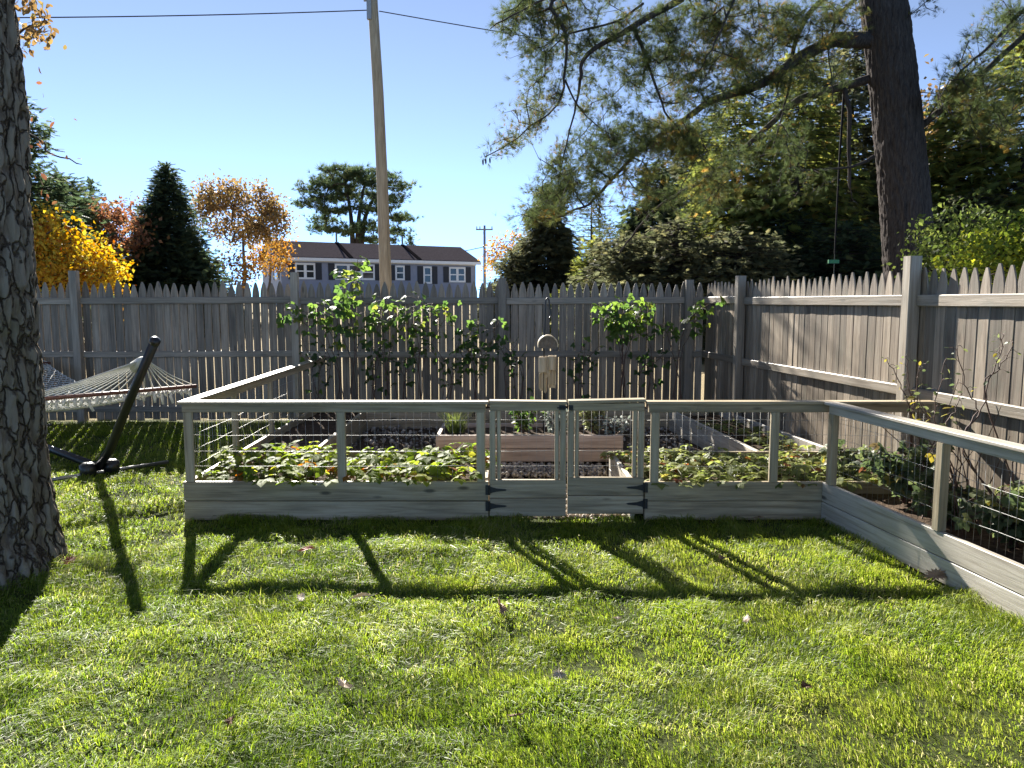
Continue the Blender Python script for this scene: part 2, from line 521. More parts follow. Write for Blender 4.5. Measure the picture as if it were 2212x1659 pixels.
BY = 10.05                                          # the back fence
bx = lambda u: (u - 1106) / FPX * (BY + .05)
FX = lambda y: 2.50 + .13 * (10.1 - y)              # the side fence
back_fence = fence('picket_fence', (-11.5, BY), (2.53, BY), [bx(u) + 11.5 for u in (-330, 178, 645, 1085, 1482)],
      'long shaded grey stockade fence standing across the back of the garden', top=(.14, .15, .13, .055, .035))
q0, q1 = Vector((FX(10.0), 10.0, 0)), Vector((FX(.8), .8, 0))
sd_ = (q1 - q0).normalized()
side_posts = [(Vector((FX(y), y, 0)) - q0).length for y in (8.85, 5.83, 2.85)]
side_fence = fence('picket_fence', q0, q1, side_posts, 'sunlit grey stockade fence running along the side towards the viewer',
      seed=5, rails=(1.60, .90, .20), top=(.05, .10, .10))

# ------------------------------------------------------------------ raised beds, rails and gates
FY = 5.50                                           # front of the enclosure
BT = .145                                           # board height
ZC = .88                                            # top of the cap rail
ARM = lambda y: 2.27 + .15 * (5.5 - y)

def wire_panel(p0, p1, z0, z1, parent, zs=(.395, .507, .623, .736), step=.0565, sag=0.004, seed=0):
    rr = random.Random(seed)
    p0, p1 = Vector(p0), Vector(p1)
    d = p1 - p0; L = d.length; d.normalize()
    mb = MB()
    for z in zs:
        n = max(4, int(L / .22))
        pts = []
        for i in range(n + 1):
            p = p0 + d * (L * i / n); pts.append((p.x, p.y + rr.uniform(-.004, .004), z + rr.uniform(-sag, sag)))
        mb.tube(pts, .0012, 5)
    s = step * .6
    while s < L:
        p = p0 + d * s
        mb.tube([(p.x, p.y, z0), (p.x + rr.uniform(-.004, .004), p.y, (z0 + z1) / 2), (p.x, p.y, z1)], .0010, 4)
        s += step
    return mb.build('wire_mesh', MAT['wire'], parent, smooth=True)

def rail_run(p0, p1, parent, mat='bed_x', cap_over=.02, zc=ZC):
    p0, p1 = Vector((p0[0], p0[1], 0)), Vector((p1[0], p1[1], 0))
    d = (p1 - p0).normalized()
    up = Vector((0, 0, 1))
    board('cap_rail', p0 + up * (zc - .010), p1 + up * (zc - .010), .10, .020, MAT[mat], parent, ch=.003)
    board('top_rail', p0 + d * .02 + up * (zc - .051), p1 - d * .02 + up * (zc - .051), .042, .060, MAT[mat], parent, ch=.003)

def wall_boards(p0, p1, parent, mat='bed_x', n=2, t=.036, z0=.0, bh=BT, seed=0):
    rr = random.Random(seed)
    for i in range(n):
        z = z0 + bh * (i + .5)
        a, b = Vector((p0[0], p0[1], z)), Vector((p1[0], p1[1], z + rr.uniform(-.002, .002)))
        off = rr.uniform(-.0015, .0015)
        a.y += off; b.y += off
        board('board', a, b, t, bh - .004, MAT[mat], parent, ch=.004)

ZB = 2 * BT                                         # top of the two-board walls
XL, XG0, XG1, XR = -2.36, -.165, .96, 2.27
# --- bed on the left: front, left side, inner walls
lb = root('raised_bed', (XL, FY, 0), 'L-shaped wooden raised bed with wire rail, left of the gates along the lawn', 'raised bed')
wall_boards((XL - .03, FY), (XG0 - .008, FY), lb, seed=1)
wall_boards((XL, FY + .022), (XL - .08, 9.95), lb, seed=2)
wall_boards((XL + .03, 6.62), (XG0 - .03, 6.62), lb, seed=3)
wall_boards((XG0 - .03, FY + .022), (XG0 - .03, 6.60), lb, seed=4)
wall_boards((-1.74, 6.645), (-1.78, 9.27), lb, seed=5)
for x, y in ((XL + .02, FY - .005), (-1.235, FY - .005), (-.225, FY - .005)):
    post('post', x, y, ZB, ZC - .081, .062, MAT['bed_z'], lb, d=.036)
for y in (6.53, 7.57, 8.60, 9.6):
    post('post', XL - .018 * (y - FY), y, ZB, ZC - .081, .042, MAT['bed_z'], lb, d=.06)
rail_run((XL - .035, FY), (XG0 - .006, FY), lb)
rail_run((XL, FY + .052), (XL - .08, 9.93), lb)
wire_panel((XL + .03, FY + .028, 0), (XG0 - .02, FY + .028, 0), ZB, ZC - .08, lb, seed=1)
wire_panel((XL + .03, FY + .05, 0), (XL - .05, 9.9, 0), ZB, ZC - .08, lb, seed=2)
# --- bed on the right: front, inner walls, arm towards the viewer
rb = root('raised_bed', (XG1, FY, 0), 'wooden raised bed with wire rail, right of the gates, with a pale arm', 'raised bed')
wall_boards((XG1 + .008, FY), (XR + .0, FY), rb, seed=6)
wall_boards((XR + .02, FY), (3.06, FY), rb, seed=16)
wall_boards((.885, FY + .022), (.865, 6.60), rb, 'arm_x', seed=7)
wall_boards((.885, 6.62), (2.84, 6.62), rb, seed=8)
wall_boards((2.16, 6.645), (1.93, 9.27), rb, 'arm_x', seed=9)
wall_boards((2.84, 6.645), (2.54, 9.27), rb, 'arm_x', seed=10)
wall_boards((ARM(FY - .022), FY - .022), (ARM(1.3), 1.3), rb, 'arm_x', seed=11)
wall_boards((ARM(1.28), 1.28), (FX(1.28) - .1, 1.28), rb, 'arm_x', seed=12)
for x in (1.035, 1.90):
    post('post', x, FY - .005, ZB, ZC - .081, .062, MAT['bed_z'], rb, d=.036)
for y in (5.40, 4.30, 3.15, 2.05):
    post('post', ARM(y), y, ZB, ZC - .081, .055, MAT['bed_z'], rb, d=.06, rot=.15)
rail_run((XG1 + .006, FY), (3.04, FY), rb)
rail_run((ARM(FY - .052), FY - .052), (ARM(1.25), 1.25), rb, 'arm_x')
wire_panel((XG1 + .02, FY + .028, 0), (3.0, FY + .028, 0), ZB, ZC - .08, rb, seed=3)
wire_panel((ARM(FY - .05) + .03, FY - .05, 0), (ARM(1.3) + .03, 1.3, 0), ZB, ZC - .08, rb, seed=4)
# --- bed along the back fence
bb = root('raised_bed', (-1.8, 9.3, 0), 'low two-board raised bed in deep shade along the back fence', 'raised bed')
wall_boards((-1.80, 9.30), (2.40, 9.30), bb, seed=13)

def gate(x0, x1, z_off, side, label):
    """A leaf of the double gate; hinges on `side` (-1 left, +1 right)."""
    g = root('garden_gate', ((x0 + x1) / 2, FY, 0), label, 'gate')
    w = x1 - x0
    for i in range(2):
        z = .035 + z_off + (BT - .008) * (i + .5)
        board('board', (x0 + .002, FY + .002 * i, z), (x1 - .002, FY + .002 * i, z), .036, BT - .011, MAT['bed_x'], g)
    zb = .035 + z_off + 2 * (BT - .008)
    for x in (x0 + .024, x1 - .024):
        post('stile', x, FY - .002, zb, ZC - .072, .044, MAT['bed_z'], g, d=.036)
        post('stile', x + (.045 if x < (x0 + x1) / 2 else -.045), FY + .014, zb + .002, ZC - .074, .030, MAT['bed_z'], g, d=.034)
    board('cap_rail', (x0 + .003, FY, ZC - .004), (x1 - .003, FY, ZC - .004 + z_off), .10, .020, MAT['bed_x'], g, ch=.003)
    board('top_rail', (x0 + .006, FY, ZC - .043), (x1 - .006, FY, ZC - .043), .036, .056, MAT['bed_x'], g, ch=.003)
    wire_panel((x0 + .03, FY + .036, 0), (x1 - .03, FY + .036, 0), zb, ZC - .07, g, seed=int(x0 * 100) % 97)
    hx = x0 if side < 0 else x1
    for z in (.115 + z_off, .235 + z_off):
        h = MB()
        h.box((hx - .028, FY - .026, z - .036), (hx + .006, FY - .0195, z + .036)) if side < 0 else h.box((hx - .006, FY - .026, z - .036), (hx + .028, FY - .0195, z + .036))
        s = -side
        tri = [(hx + s * .006, z - .024), (hx + s * .05, z - .012), (hx + s * .115, z - .006), (hx + s * .128, z), (hx + s * .115, z + .006), (hx + s * .05, z + .012), (hx + s * .006, z + .024)]
        if s < 0: tri = tri[::-1]
        h.prism(tri, FY - .0255, FY - .020)
        h.tube([(hx, FY - .027, z - .032), (hx, FY - .027, z + .032)], .007, 8)
        h.build('hinge', MAT['hinge'], g)
    lx = x1 if side < 0 else x0
    l = MB()
    l.box((lx - .055, FY - .028, ZC - .062), (lx - .006, FY - .0185, ZC - .030)) if side < 0 else l.box((lx + .006, FY - .028, ZC - .066), (lx + .038, FY - .0185, ZC - .028))
    l.tube([(lx - side * -.012, FY - .034, ZC - .046), (lx + (-.07 if side < 0 else .03), FY - .034, ZC - .046)], .005, 8)
    l.build('latch', MAT['hinge'], g)
    return g
gate(XG0, .394, -.006, -1, 'low wooden wire gate hinged at its left edge, the one nearer the tree trunk')
gate(.402, XG1, .012, 1, 'low wooden wire gate hinged at its right edge, with sunlight showing under it')

# --- free-standing planter on the path
px0, px1, py0, py1 = -.715, 1.045, 7.15, 7.85
pb = root('planter_box', ((px0 + px1) / 2, py0, 0), 'reddish two-board planter box of herbs standing behind the gates', 'planter')
for i in range(2):
    z = .085 + .128 * (i + .5)
    board('board', (px0, py0, z), (px1, py0 , z), .036, .124, MAT['box_x'], pb)
    board('board', (px0, py1, z), (px1, py1, z), .036, .124, MAT['box_x'], pb)
    for x in (px0 + .018, px1 - .018):
        board('board', (x, py0 + .02, z), (x, py1 - .02, z), .036, .124, MAT['box_x'], pb)

# --- soil in the beds
def soil(x0, x1, y0, y1, z, fx0=None, fx1=None, seed=0):
    ny_ = max(6, int((y1 - y0) / .06)); nx_ = max(6, int((x1 - x0) / .06))
    V = []
    for j in range(ny_ + 1):
        y = y0 + (y1 - y0) * j / ny_
        a = fx0(y) if fx0 else x0; b = fx1(y) if fx1 else x1
        for i in range(nx_ + 1):
            x = a + (b - a) * i / nx_
            V.append((x, y, z + .022 * (mnoise.noise((x*6, y*6, seed)) + .6 * mnoise.noise((x*17, y*17, seed)))))
    F = [(j*(nx_+1)+i, j*(nx_+1)+i+1, (j+1)*(nx_+1)+i+1, (j+1)*(nx_+1)+i) for j in range(ny_) for i in range(nx_)]
    o = MB().add(V, F).build('garden_soil', MAT['soil'], None, smooth=True)
    return o
soils = [
    (soil(XL + .02, XG0 - .05, FY + .02, 6.60, .215, seed=1), 'dark soil under the strawberry leaves beside the left gate'),
    (soil(XL + .02, -1.76, 6.64, 9.95, .215, fx0=lambda y: XL + .02 - .018 * (y - FY), seed=2), 'dark leafy soil in the bed under the left rail'),
    (soil(.90, 2.84, FY + .02, 6.60, .215, fx1=lambda y: FX(y) - .06, seed=3), 'dark soil under the strawberry leaves beside the right gate'),
    (soil(2.1, 2.8, 6.64, 9.3, .205, fx0=lambda y: 2.18 - .0876 * (y - 6.645), fx1=lambda y: 2.82 - .114 * (y - 6.645), seed=4), 'dark soil between pale boards along the side fence'),
    (soil(-1.8, 2.45, 9.32, 10.0, .22, seed=5), 'dark soil in the bed along the back fence'),
    (soil(px0 + .03, px1 - .03, py0 + .02, py1 - .02, .30, seed=6), 'dark soil in the reddish planter box'),
    (soil(-1.72, 1.9, 6.645, 9.27, .045, fx1=lambda y: 2.12 - .0876 * (y - 6.645), seed=8), 'dark trodden earth around the planter box'),
    (soil(2.3, 3.1, 1.3, FY - .02, .20, fx0=lambda y: ARM(y) + .015, fx1=lambda y: FX(y) - .06, seed=7), 'dark soil behind the pale board wall on the right'),
]
for o, l in soils: tag(o, l, 'soil', kind='structure')

# --- gravel on the path between the beds
def gravel():
    t = (1 + 5 ** .5) / 2
    iv = norm(np.array([(-1,t,0),(1,t,0),(-1,-t,0),(1,-t,0),(0,-1,t),(0,1,t),(0,-1,-t),(0,1,-t),(t,0,-1),(t,0,1),(-t,0,-1),(-t,0,1)], float))
    fi = [(0,11,5),(0,5,1),(0,1,7),(0,7,10),(0,10,11),(1,5,9),(5,11,4),(11,10,2),(10,7,6),(7,1,8),(3,9,4),(3,4,2),(3,2,6),(3,6,8),(3,8,9),(4,9,5),(2,4,11),(6,2,10),(8,6,7),(9,8,1)]
    N = 4200
    x = rng.uniform(-.16, .84, N); y = rng.uniform(FY + .03, 7.6, N)
    more = rng.random(N) > .62
    x = np.where(more, rng.uniform(-1.72, 1.9, N), x); y = np.where(more, rng.uniform(6.68, 9.25, N), y)
    keep = ~((x > px0 - .02) & (x < px1 + .02) & (y > py0 - .02) & (y < py1 + .02))
    x, y = x[keep], y[keep]; N = len(x)
    c = np.stack([x, y, np.where(y > 6.66, .05, lump(x, y)) + rng.uniform(.0, .030, N)], 1)
    M_ = frames(rand_dirs(N), rand_dirs(N)) * rng.uniform(.55, 1.15, (N, 1, 3))
    V, F, T = scatter(iv, fi, c, M_, rng.uniform(.011, .026, N), rng.random(N))
    m, nt, b = new_mat('grey gravel')
    a = nd(nt, 'ShaderNodeAttribute'); a.attribute_name = 'tint'
    nt.links.new(ramp(nt, a.outputs['Fac'], [(0, (.10,.085,.072)), (.5, (.28,.24,.205)), (1, (.52,.47,.41))]), b.inputs['Base Color'])
    b.inputs['Roughness'].default_value = .85
    o = link('gravel', fast_mesh('gravel', V, F, T), m)
    tag(o, 'pale rounded gravel covering the path between the raised beds', 'gravel', kind='stuff')
gravel()
# ------------------------------------------------------------------ tree machinery
class Skel:
    def __init__(s, cap=20000):
        s.p = np.zeros((cap, 3)); s.par = np.full(cap, -1, int); s.r = np.zeros(cap); s.n = 0
    def node(s, p, par, r=0.0):
        s.p[s.n] = p; s.par[s.n] = par; s.r[s.n] = r; s.n += 1
        return s.n - 1
    def path(s, pts, par=-1, r0=.05, r1=.02, sub=3, wob=0.0, pw=1.0):
        pts = [np.array(tuple(p), float) for p in pts]
        ids = []; m = (len(pts) - 1) * sub
        for i in range(m + 1):
            k = min(i // sub, len(pts) - 2); t = i / sub - k
            a = pts[max(k-1, 0)]; b = pts[k]; c = pts[k+1]; d = pts[min(k+2, len(pts)-1)]
            p = .5 * ((2*b) + (c-a)*t + (2*a-5*b+4*c-d)*t*t + (-a+3*b-3*c+d)*t**3)
            if wob and 0 < i: p = p + rng.normal(size=3) * wob
            par = s.node(p, par, r1 + (r0 - r1) * (1 - i / m) ** pw)
            ids.append(par)
        return ids
    def nearest(s, p, lo=0):
        d = np.linalg.norm(s.p[lo:s.n] - p, axis=1)
        return lo + int(np.argmin(d)), float(d.min())
    def grow(s, att, seg=.25, jit=.12, sag=.08, lo=0):
        """Connect attractors one by one to the closest wood; returns the tip ids."""
        base = s.p[lo:s.n].copy()
        d0 = np.array([np.min(np.linalg.norm(base - a, axis=1)) for a in att])
        tips = []
        for i in np.argsort(d0):
            a = att[i]
            k, d = s.nearest(a, lo)
            m = max(1, int(d / seg)); p0 = s.p[k].copy(); par = k
            side = rng.normal(size=3) * jit * d
            for j in range(1, m + 1):
                t = j / m
                p = p0 + (a - p0) * t + side * math.sin(math.pi * t) * .5 + np.array((0, 0, sag * d * math.sin(math.pi * t)))
                par = s.node(p, par)
            tips.append(par)
        return tips
    def radii(s, tip=.006, pw=.42):
        w = np.zeros(s.n)
        kids = np.zeros(s.n, int)
        np.add.at(kids, s.par[1:s.n][s.par[1:s.n] >= 0], 1)
        for i in range(s.n - 1, -1, -1):
            if kids[i] == 0: w[i] += 1
            if s.par[i] >= 0: w[s.par[i]] += w[i]
        r = np.where(s.r[:s.n] > 0, s.r[:s.n], tip * np.maximum(w, 1) ** pw)
        for i in range(s.n):                       # never thicker than the wood it grows from
            if s.par[i] >= 0: r[i] = min(r[i], r[s.par[i]])
        s.w = w
        s.rad = r
        return r
    def wood(s, mb, k=5, lo=0, rmin_keep=0.0):
        ch = {}
        for i in range(s.n):
            ch.setdefault(s.par[i], []).append(i)
        start = list(ch.get(-1, []))
        stack = [(i, None) for i in start]
        while stack:
            i, prev = stack.pop()
            c = [i] if prev is None else [prev, i]
            while ch.get(i):
                kids = sorted(ch[i], key=lambda j: -(s.w[j] + (1000 if s.r[j] > 0 else 0)))
                for j in kids[1:]: stack.append((j, i))
                i = kids[0]; c.append(i)
            if len(c) > 1 and s.rad[c[-1]] >= rmin_keep:
                rr = s.rad[c].copy(); rr[-1] *= .5
                if prev is not None: rr[0] = min(rr[0], rr[1] * 1.25)
                kk = k if rr.max() > .03 else 4 if rr.max() > .012 else 3
                mb.tube(s.p[c], rr, kk, cap=False)
        return mb

def ellip(n, c, r, shell=.25):
    d = rand_dirs(n)
    rr = (shell + (1 - shell) * rng.random(n)) ** (1/2.2)
    return np.asarray(tuple(c)) + d * rr[:, None] * np.asarray(tuple(r))

KITE = ([(0,0,0),(.42,.30,.07),(1,0,-.06),(.42,-.30,.07)], [(0,2,1),(0,3,2)])
LEAF = ([(0,0,0),(.3,.25,.05),(.68,.25,.04),(1,0,-.08),(.68,-.25,.04),(.3,-.25,.05),(.5,0,-.01)],
        [(0,6,1),(1,6,2),(2,6,3),(3,6,4),(4,6,5),(5,6,0)])
def tuft_template(n=11, spread=.6, w=.034):
    r_ = random.Random(3); V, F = [], []
    for i in range(n):
        a = i * 2.4; s_ = spread * math.sqrt((i + .6) / n)
        d = Vector((1, math.cos(a) * s_, math.sin(a) * s_)).normalized() * r_.uniform(.8, 1.05)
        p = Vector((math.sin(a), -math.cos(a) * .7, math.cos(a) * .7)).cross(d).normalized() * w
        b = Vector((-.25 * r_.random(), 0, 0))
        k = len(V)
        V += [tuple(b + d * .1 - p * .5), tuple(b + d * .1 + p * .5), tuple(d + b)]
        F.append((k, k+1, k+2))
    return V, F
TUFT = tuft_template()
TUFT_FAR = tuft_template(9, .8, .10)
def spray_template():
    V, F = [], []
    for i in range(5):
        x = .05 + .17 * i; L = .42 * (1 - .11 * i)
        for s_ in (-1, 1):
            k = len(V)
            V += [(x - .07, 0, 0), (x + .13, 0, .02), (x + L * .75, s_ * L * .72, -.10 * L)]
            F.append((k, k+1, k+2))
    k = len(V); V += [(.7, .09, 0), (.7, -.09, 0), (1.08, 0, -.04)]; F.append((k, k+1, k+2))
    return V, F
SPRAY = spray_template()

def leaf_cloud(pts, per, spread, size, tmpl=KITE, up=.6, drop=.25, tint=None):
    c = np.repeat(np.asarray(pts), per, axis=0)
    n = len(c)
    c = c + rng.normal(size=(n, 3)) * spread
    x = rand_dirs(n); x[:, 2] -= drop
    u = rand_dirs(n); u[:, 2] += up
    t = np.clip(rng.normal(.5, .22, n) if tint is None else tint, 0, 1)
    return scatter(*tmpl, c, frames(x, u), size * rng.uniform(.65, 1.2, n), t)

MAT['bark_grey'] = bark('grey bark', (.045,.038,.032), (.16,.14,.12))
MAT['bark_dark'] = bark('dark bark', (.022,.018,.016), (.085,.068,.058))
MAT['bark_pine'] = bark('pine bark', (.020,.017,.017), (.085,.072,.066), 22, 3.2)
MAT['bark_oak'] = bark('oak bark', (.085,.06,.042), (.25,.20,.15), 26, 5, moss=(.19,.17,.10), bump=1.0, plate_tone=(.30,.26,.205))
G = lambda *c: c
MAT['pine'] = leafmat('white pine needles', [(0,(.035,.05,.024)),(.55,(.065,.085,.035)),(.85,(.11,.11,.035)),(1,(.18,.11,.035))], .42, .7, 1.7, .08)
MAT['pine_far'] = leafmat('distant pine needles', [(0,(.03,.046,.026)),(.6,(.06,.085,.042)),(1,(.11,.12,.05))], .46, .7, 1.9, .08)
MAT['spruce'] = leafmat('dark spruce needles', [(0,(.022,.034,.022)),(.6,(.05,.07,.038)),(1,(.095,.11,.045))], .45, .7, 1.9, .08)
MAT['spruce_grey'] = leafmat('grey spruce needles', [(0,(.05,.058,.036)),(.6,(.105,.11,.06)),(1,(.16,.15,.075))], .46, .7, 1.9, .08)
MAT['hemlock'] = leafmat('hemlock needles', [(0,(.07,.09,.03)),(.6,(.16,.18,.05)),(.9,(.24,.22,.06)),(1,(.28,.18,.06))], .5, .7, 1.9, .08)
MAT['gold'] = leafmat('golden maple leaves', [(0,(.24,.075,.02)),(.3,(.40,.20,.03)),(.6,(.46,.33,.05)),(.8,(.40,.34,.06)),(1,(.20,.23,.05))], .5, .6, 1.4, .15)
MAT['rust'] = leafmat('rust maple leaves', [(0,(.10,.05,.035)),(.5,(.22,.10,.055)),(1,(.27,.17,.07))], .45, .6, 1.4, .15)
MAT['brown'] = leafmat('brown oak leaves', [(0,(.12,.07,.035)),(.5,(.22,.14,.06)),(1,(.23,.19,.07))], .45, .5, 1.5)
MAT['orange'] = leafmat('orange leaves', [(0,(.17,.07,.025)),(.5,(.33,.17,.045)),(1,(.33,.25,.07))], .5, .6, 1.4, .15)
MAT['green'] = leafmat('green shrub leaves', [(0,(.04,.062,.02)),(.5,(.09,.12,.035)),(1,(.18,.20,.055))], .48, .6, 1.6, .12)
MAT['lime'] = leafmat('yellow-green leaves', [(0,(.07,.11,.025)),(.5,(.16,.20,.035)),(1,(.38,.36,.05))], .5, .6, 1.7, .15)
MAT['darkleaf'] = leafmat('dark evergreen leaves', [(0,(.012,.022,.012)),(.6,(.028,.045,.02)),(1,(.07,.085,.03))], .3, .6, 1.4, .15)

def zg(x, y): return float(terrain(x, y))

def broadleaf(name, label, base, crowns, mat, leaf, n_att, per, trunk_r=.1, cat='tree', bark_m='bark_grey', spread=.22, seg=.3,
              tmpl=KITE, multi=1, group=None, tip=.008, trunk_top=.0, drop=.25):
    """crowns: list of (centre, radii, share)."""
    x, y = base; z0 = zg(x, y)
    o = root(name, (x, y, z0), label, cat, group)
    sk = Skel()
    cz = sum(c[0][2] for c in crowns) / len(crowns)
    top = z0 + (cz - z0) * (1 + trunk_top)
    cx = sum(c[0][0] for c in crowns) / len(crowns); cy = sum(c[0][1] for c in crowns) / len(crowns)
    for k in range(multi):
        a = rng.uniform(0, 6.28); f = (.25 if multi > 1 else 0)
        pts = [(x + f*.2*math.cos(a), y + f*.2*math.sin(a), z0 - .1)]
        for i in range(1, 5):
            t = i / 4
            pts.append((x + (cx - x)*t + f * math.cos(a) * crowns[0][1][0] * 1.6 * t + rng.normal() * .03 * (top - z0), y + (cy - y) * t + f * math.sin(a) * crowns[0][1][1] * 1.6 * t, z0 + (top - z0) * t))
        sk.path(pts, -1, trunk_r / multi ** .5, trunk_r * .3, 4)
    att = np.concatenate([ellip(max(3, int(n_att * sh)), c, r) for c, r, sh in crowns])
    tips = sk.grow(att, seg, .15, .05)
    sk.radii(tip, .42)
    mb = MB(); sk.wood(mb, 6)
    mb.build('trunk', MAT[bark_m], o, smooth=True)
    V, F, T = leaf_cloud(sk.p[tips], per, spread, leaf, tmpl, drop=drop)
    link('crown', fast_mesh('crown', V, F, T), MAT[mat], o)
    return o

def conifer(name, label, u, apex_v, y, Rm, mat, n_br=150, spray=.5, droop=.35, cat='tree', power=.8, start=.04, per=9, group=None, sink=.0, bark_m='bark_dark', rag=.25):
    ap = at(u, apex_v, y)
    x = ap.x; z0 = zg(x, y); H = ap.z - z0
    o = root(name, (x, y, z0), label, cat, group)
    mb = MB(); mb.tube([(x, y, z0 - .1), (x + .03, y, z0 + H * .5), (x, y, z0 + H * .84)], [H * .018, H * .011, .012], 7)
    C, X, U, S = [], [], [], []
    n_br = int(n_br * 1.3)
    for i in range(n_br):
        t = start + (1 - start) * ((i + rng.random()) / n_br) ** 1.15
        L = Rm * ((1 - t) ** power) * rng.uniform(1 - rag, 1 + rag * .6) + .10
        a = rng.uniform(0, 2 * math.pi)
        d = np.array((math.cos(a), math.sin(a), 0))
        p0 = np.array((x, y, z0 + H * t))
        tip = p0 + d * L + np.array((0, 0, -droop * L * (1 - t * .9)))
        mid = p0 + d * L * .55 + np.array((0, 0, -.12 * droop * L))
        if L > .35: mb.tube([p0, mid, tip], [.012 + .008 * L, .009 + .004 * L, .004], 3, cap=False)
        m = max(5, int(3.2 * per * L / Rm) + 5)
        for j in range(m):
            s_ = .18 + .82 * (j + rng.random()) / m
            p = (1-s_)**2 * p0 + 2*s_*(1-s_) * mid + s_*s_ * tip
            sd_ = rng.choice((-1, 1)) * rng.uniform(.1, 1.0)
            perp = np.array((-d[1], d[0], 0))
            xd = d * rng.uniform(.5, 1) + perp * sd_ + np.array((0, 0, -droop * rng.uniform(.2, 1.1)))
            C.append(p + rng.normal(size=3) * (.05 + .10 * spray)); X.append(xd + rng.normal(size=3) * .25); U.append(np.array((0, 0, 1.0)) + rng.normal(size=3) * .6)
            S.append(.8 * spray * (0.45 + .55 * (1 - t)) * rng.uniform(.7, 1.2))
    n = 26
    for j in range(n):
        C.append(np.array((x, y, z0 + H * (1 - .2 * rng.random())))); X.append(np.array((rng.normal()*.5, rng.normal()*.5, .9))); U.append(rng.normal(size=3)); S.append(spray * .5)
    C, X, U, S = map(np.array, (C, X, U, S))
    mb.build('trunk', MAT[bark_m], o, smooth=True)
    V, F, T = scatter(*SPRAY, C, frames(X, U), S, np.clip(rng.normal(.5, .25, len(C)), 0, 1))
    link('crown', fast_mesh('crown', V, F, T), MAT[mat], o)
    return o

def W(u, v, y): return tuple(at(u, v, y))
def px(n, y): return n / FPX * y                    # pixels to metres at distance y

# --- left of the pole
conifer('pine_tree', 'tall blue-green pine half hidden behind the big trunk', 52, 215, 17, 1.25, 'pine_far', 130, .5, .0, power=.6, start=.2, per=8)
conifer('pine_tree', 'loose feathery pine above the golden maple', 128, 378, 24, 1.9, 'pine_far', 150, .65, -.25, power=.6, start=.1, per=10)
conifer('pine_tree', 'small pine top between the golden maple and the dark spruce', 196, 392, 34, 1.6, 'pine_far', 90, .6, -.2, power=.7)
broadleaf('maple_tree', 'golden yellow maple just beyond the fence beside the big trunk', (-9.3, 16.0),
      [(W(115, 560, 16), (.85, .8, .75), .45), (W(195, 585, 16), (.55, .6, .5), .3), (W(85, 505, 16.3), (.5, .6, .45), .25)], 'gold', .105, 190, 38, .08, spread=.18)
broadleaf('maple_tree', 'rust red maple between the golden maple and the dark spruce', (at(245, 600, 25).x, 25),
      [(W(250, 510, 25), (.95, .9, .95), .65), (W(205, 480, 25.5), (.7, .7, .6), .35)], 'rust', .17, 110, 16, .1, spread=.22)
broadleaf('maple_tree', 'pale rust leaved tree top peeping over the maples', (at(292, 600, 36).x, 36),
      [(W(290, 470, 36), (1.1, 1.0, .8), 1.0)], 'rust', .16, 60, 10, .1, spread=.25)
conifer('spruce_tree', 'dense dark cone-shaped spruce beyond the fence', 358, 362, 27, 2.3, 'spruce', 520, .55, .05, power=.92, start=.02, per=13, rag=.2)
broadleaf('oak_tree', 'round brown-leaved oak with open branches behind the fence', (at(517, 600, 38).x, 38),
      [(W(515, 460, 38), (2.2, 1.9, 1.5), .6), (W(480, 425, 38), (1.3, 1.2, .75), .2), (W(580, 480, 38), (1.0, 1.0, .95), .2)], 'brown', .18, 300, 22, .15, spread=.22, trunk_top=-.25, tip=.013)
broadleaf('maple_tree', 'small orange maple at the left end of the blue house', (at(575, 600, 44).x, 44),
      [(W(585, 550, 44), (1.3, 1.2, 1.0), 1.0)], 'orange', .2, 70, 16, .1, spread=.25)
broadleaf('shrub', 'low golden brown bushes below the round oak', (at(500, 600, 32).x, 32),
      [(W(500, 585, 32), (1.3, .8, .7), 1.0)], 'orange', .16, 60, 14, .05, 'shrub', spread=.2)

# --- the tall white pine behind the house
def far_pine():
    y = 78
    b = at(768, 560, y); z0 = zg(b.x, y)
    o = root('pine_tree', (b.x, y, z0), 'tall flat-topped white pine rising behind the blue house', 'tree')
    sk = Skel()
    for du, top in ((-12, 375), (10, 385), (28, 400)):
        sk.path([(b.x + px(du * .3, y), y, z0 - .2), W(768 + du * .5, 520, y), W(768 + du, 450, y), W(768 + du * 2.2, top, y)], -1, .38, .08, 5)
    plates = [(735,372,50,14),(800,378,60,14),(850,402,34,10),(700,392,40,12),(670,410,22,6),(760,400,80,14),(845,430,34,12),(690,428,30,8),(668,440,34,5),(720,455,40,10),
              (800,450,50,12),(862,472,26,8),(700,476,30,6),(850,500,36,8),(690,492,26,6),(790,490,40,12),(740,500,40,10),(765,425,70,14),(820,520,40,8),(880,470,8,4)]
    att = np.concatenate([ellip(int(6 + ru * rv / 22), W(u, v, y + rng.uniform(-2, 2)), (px(ru, y), 2.0, px(rv, y) * .8)) for u, v, ru, rv in plates])
    tips = sk.grow(att, .8, .1, .05)
    sk.radii(.035, .4)
    mb = MB(); sk.wood(mb, 5); mb.build('trunk', MAT['bark_dark'], o, smooth=True)
    c = np.repeat(sk.p[tips], 8, axis=0); n = len(c)
    c = c + rng.normal(size=(n, 3)) * (.42, .42, .16)
    x = rand_dirs(n) * (1, 1, .4); x[:, 2] += .35
    V, F, T = scatter(*TUFT_FAR, c, frames(x, rand_dirs(n)), rng.uniform(.4, .75, n), np.clip(rng.normal(.5, .22, n), 0, 1))
    link('crown', fast_mesh('crown', V, F, T), MAT['pine_far'], o)
far_pine()
conifer('pine_tree', 'tiny dark pine top above the right half of the house roof', 888, 515, 85, 1.8, 'pine_far', 60, 1.2, -.1)

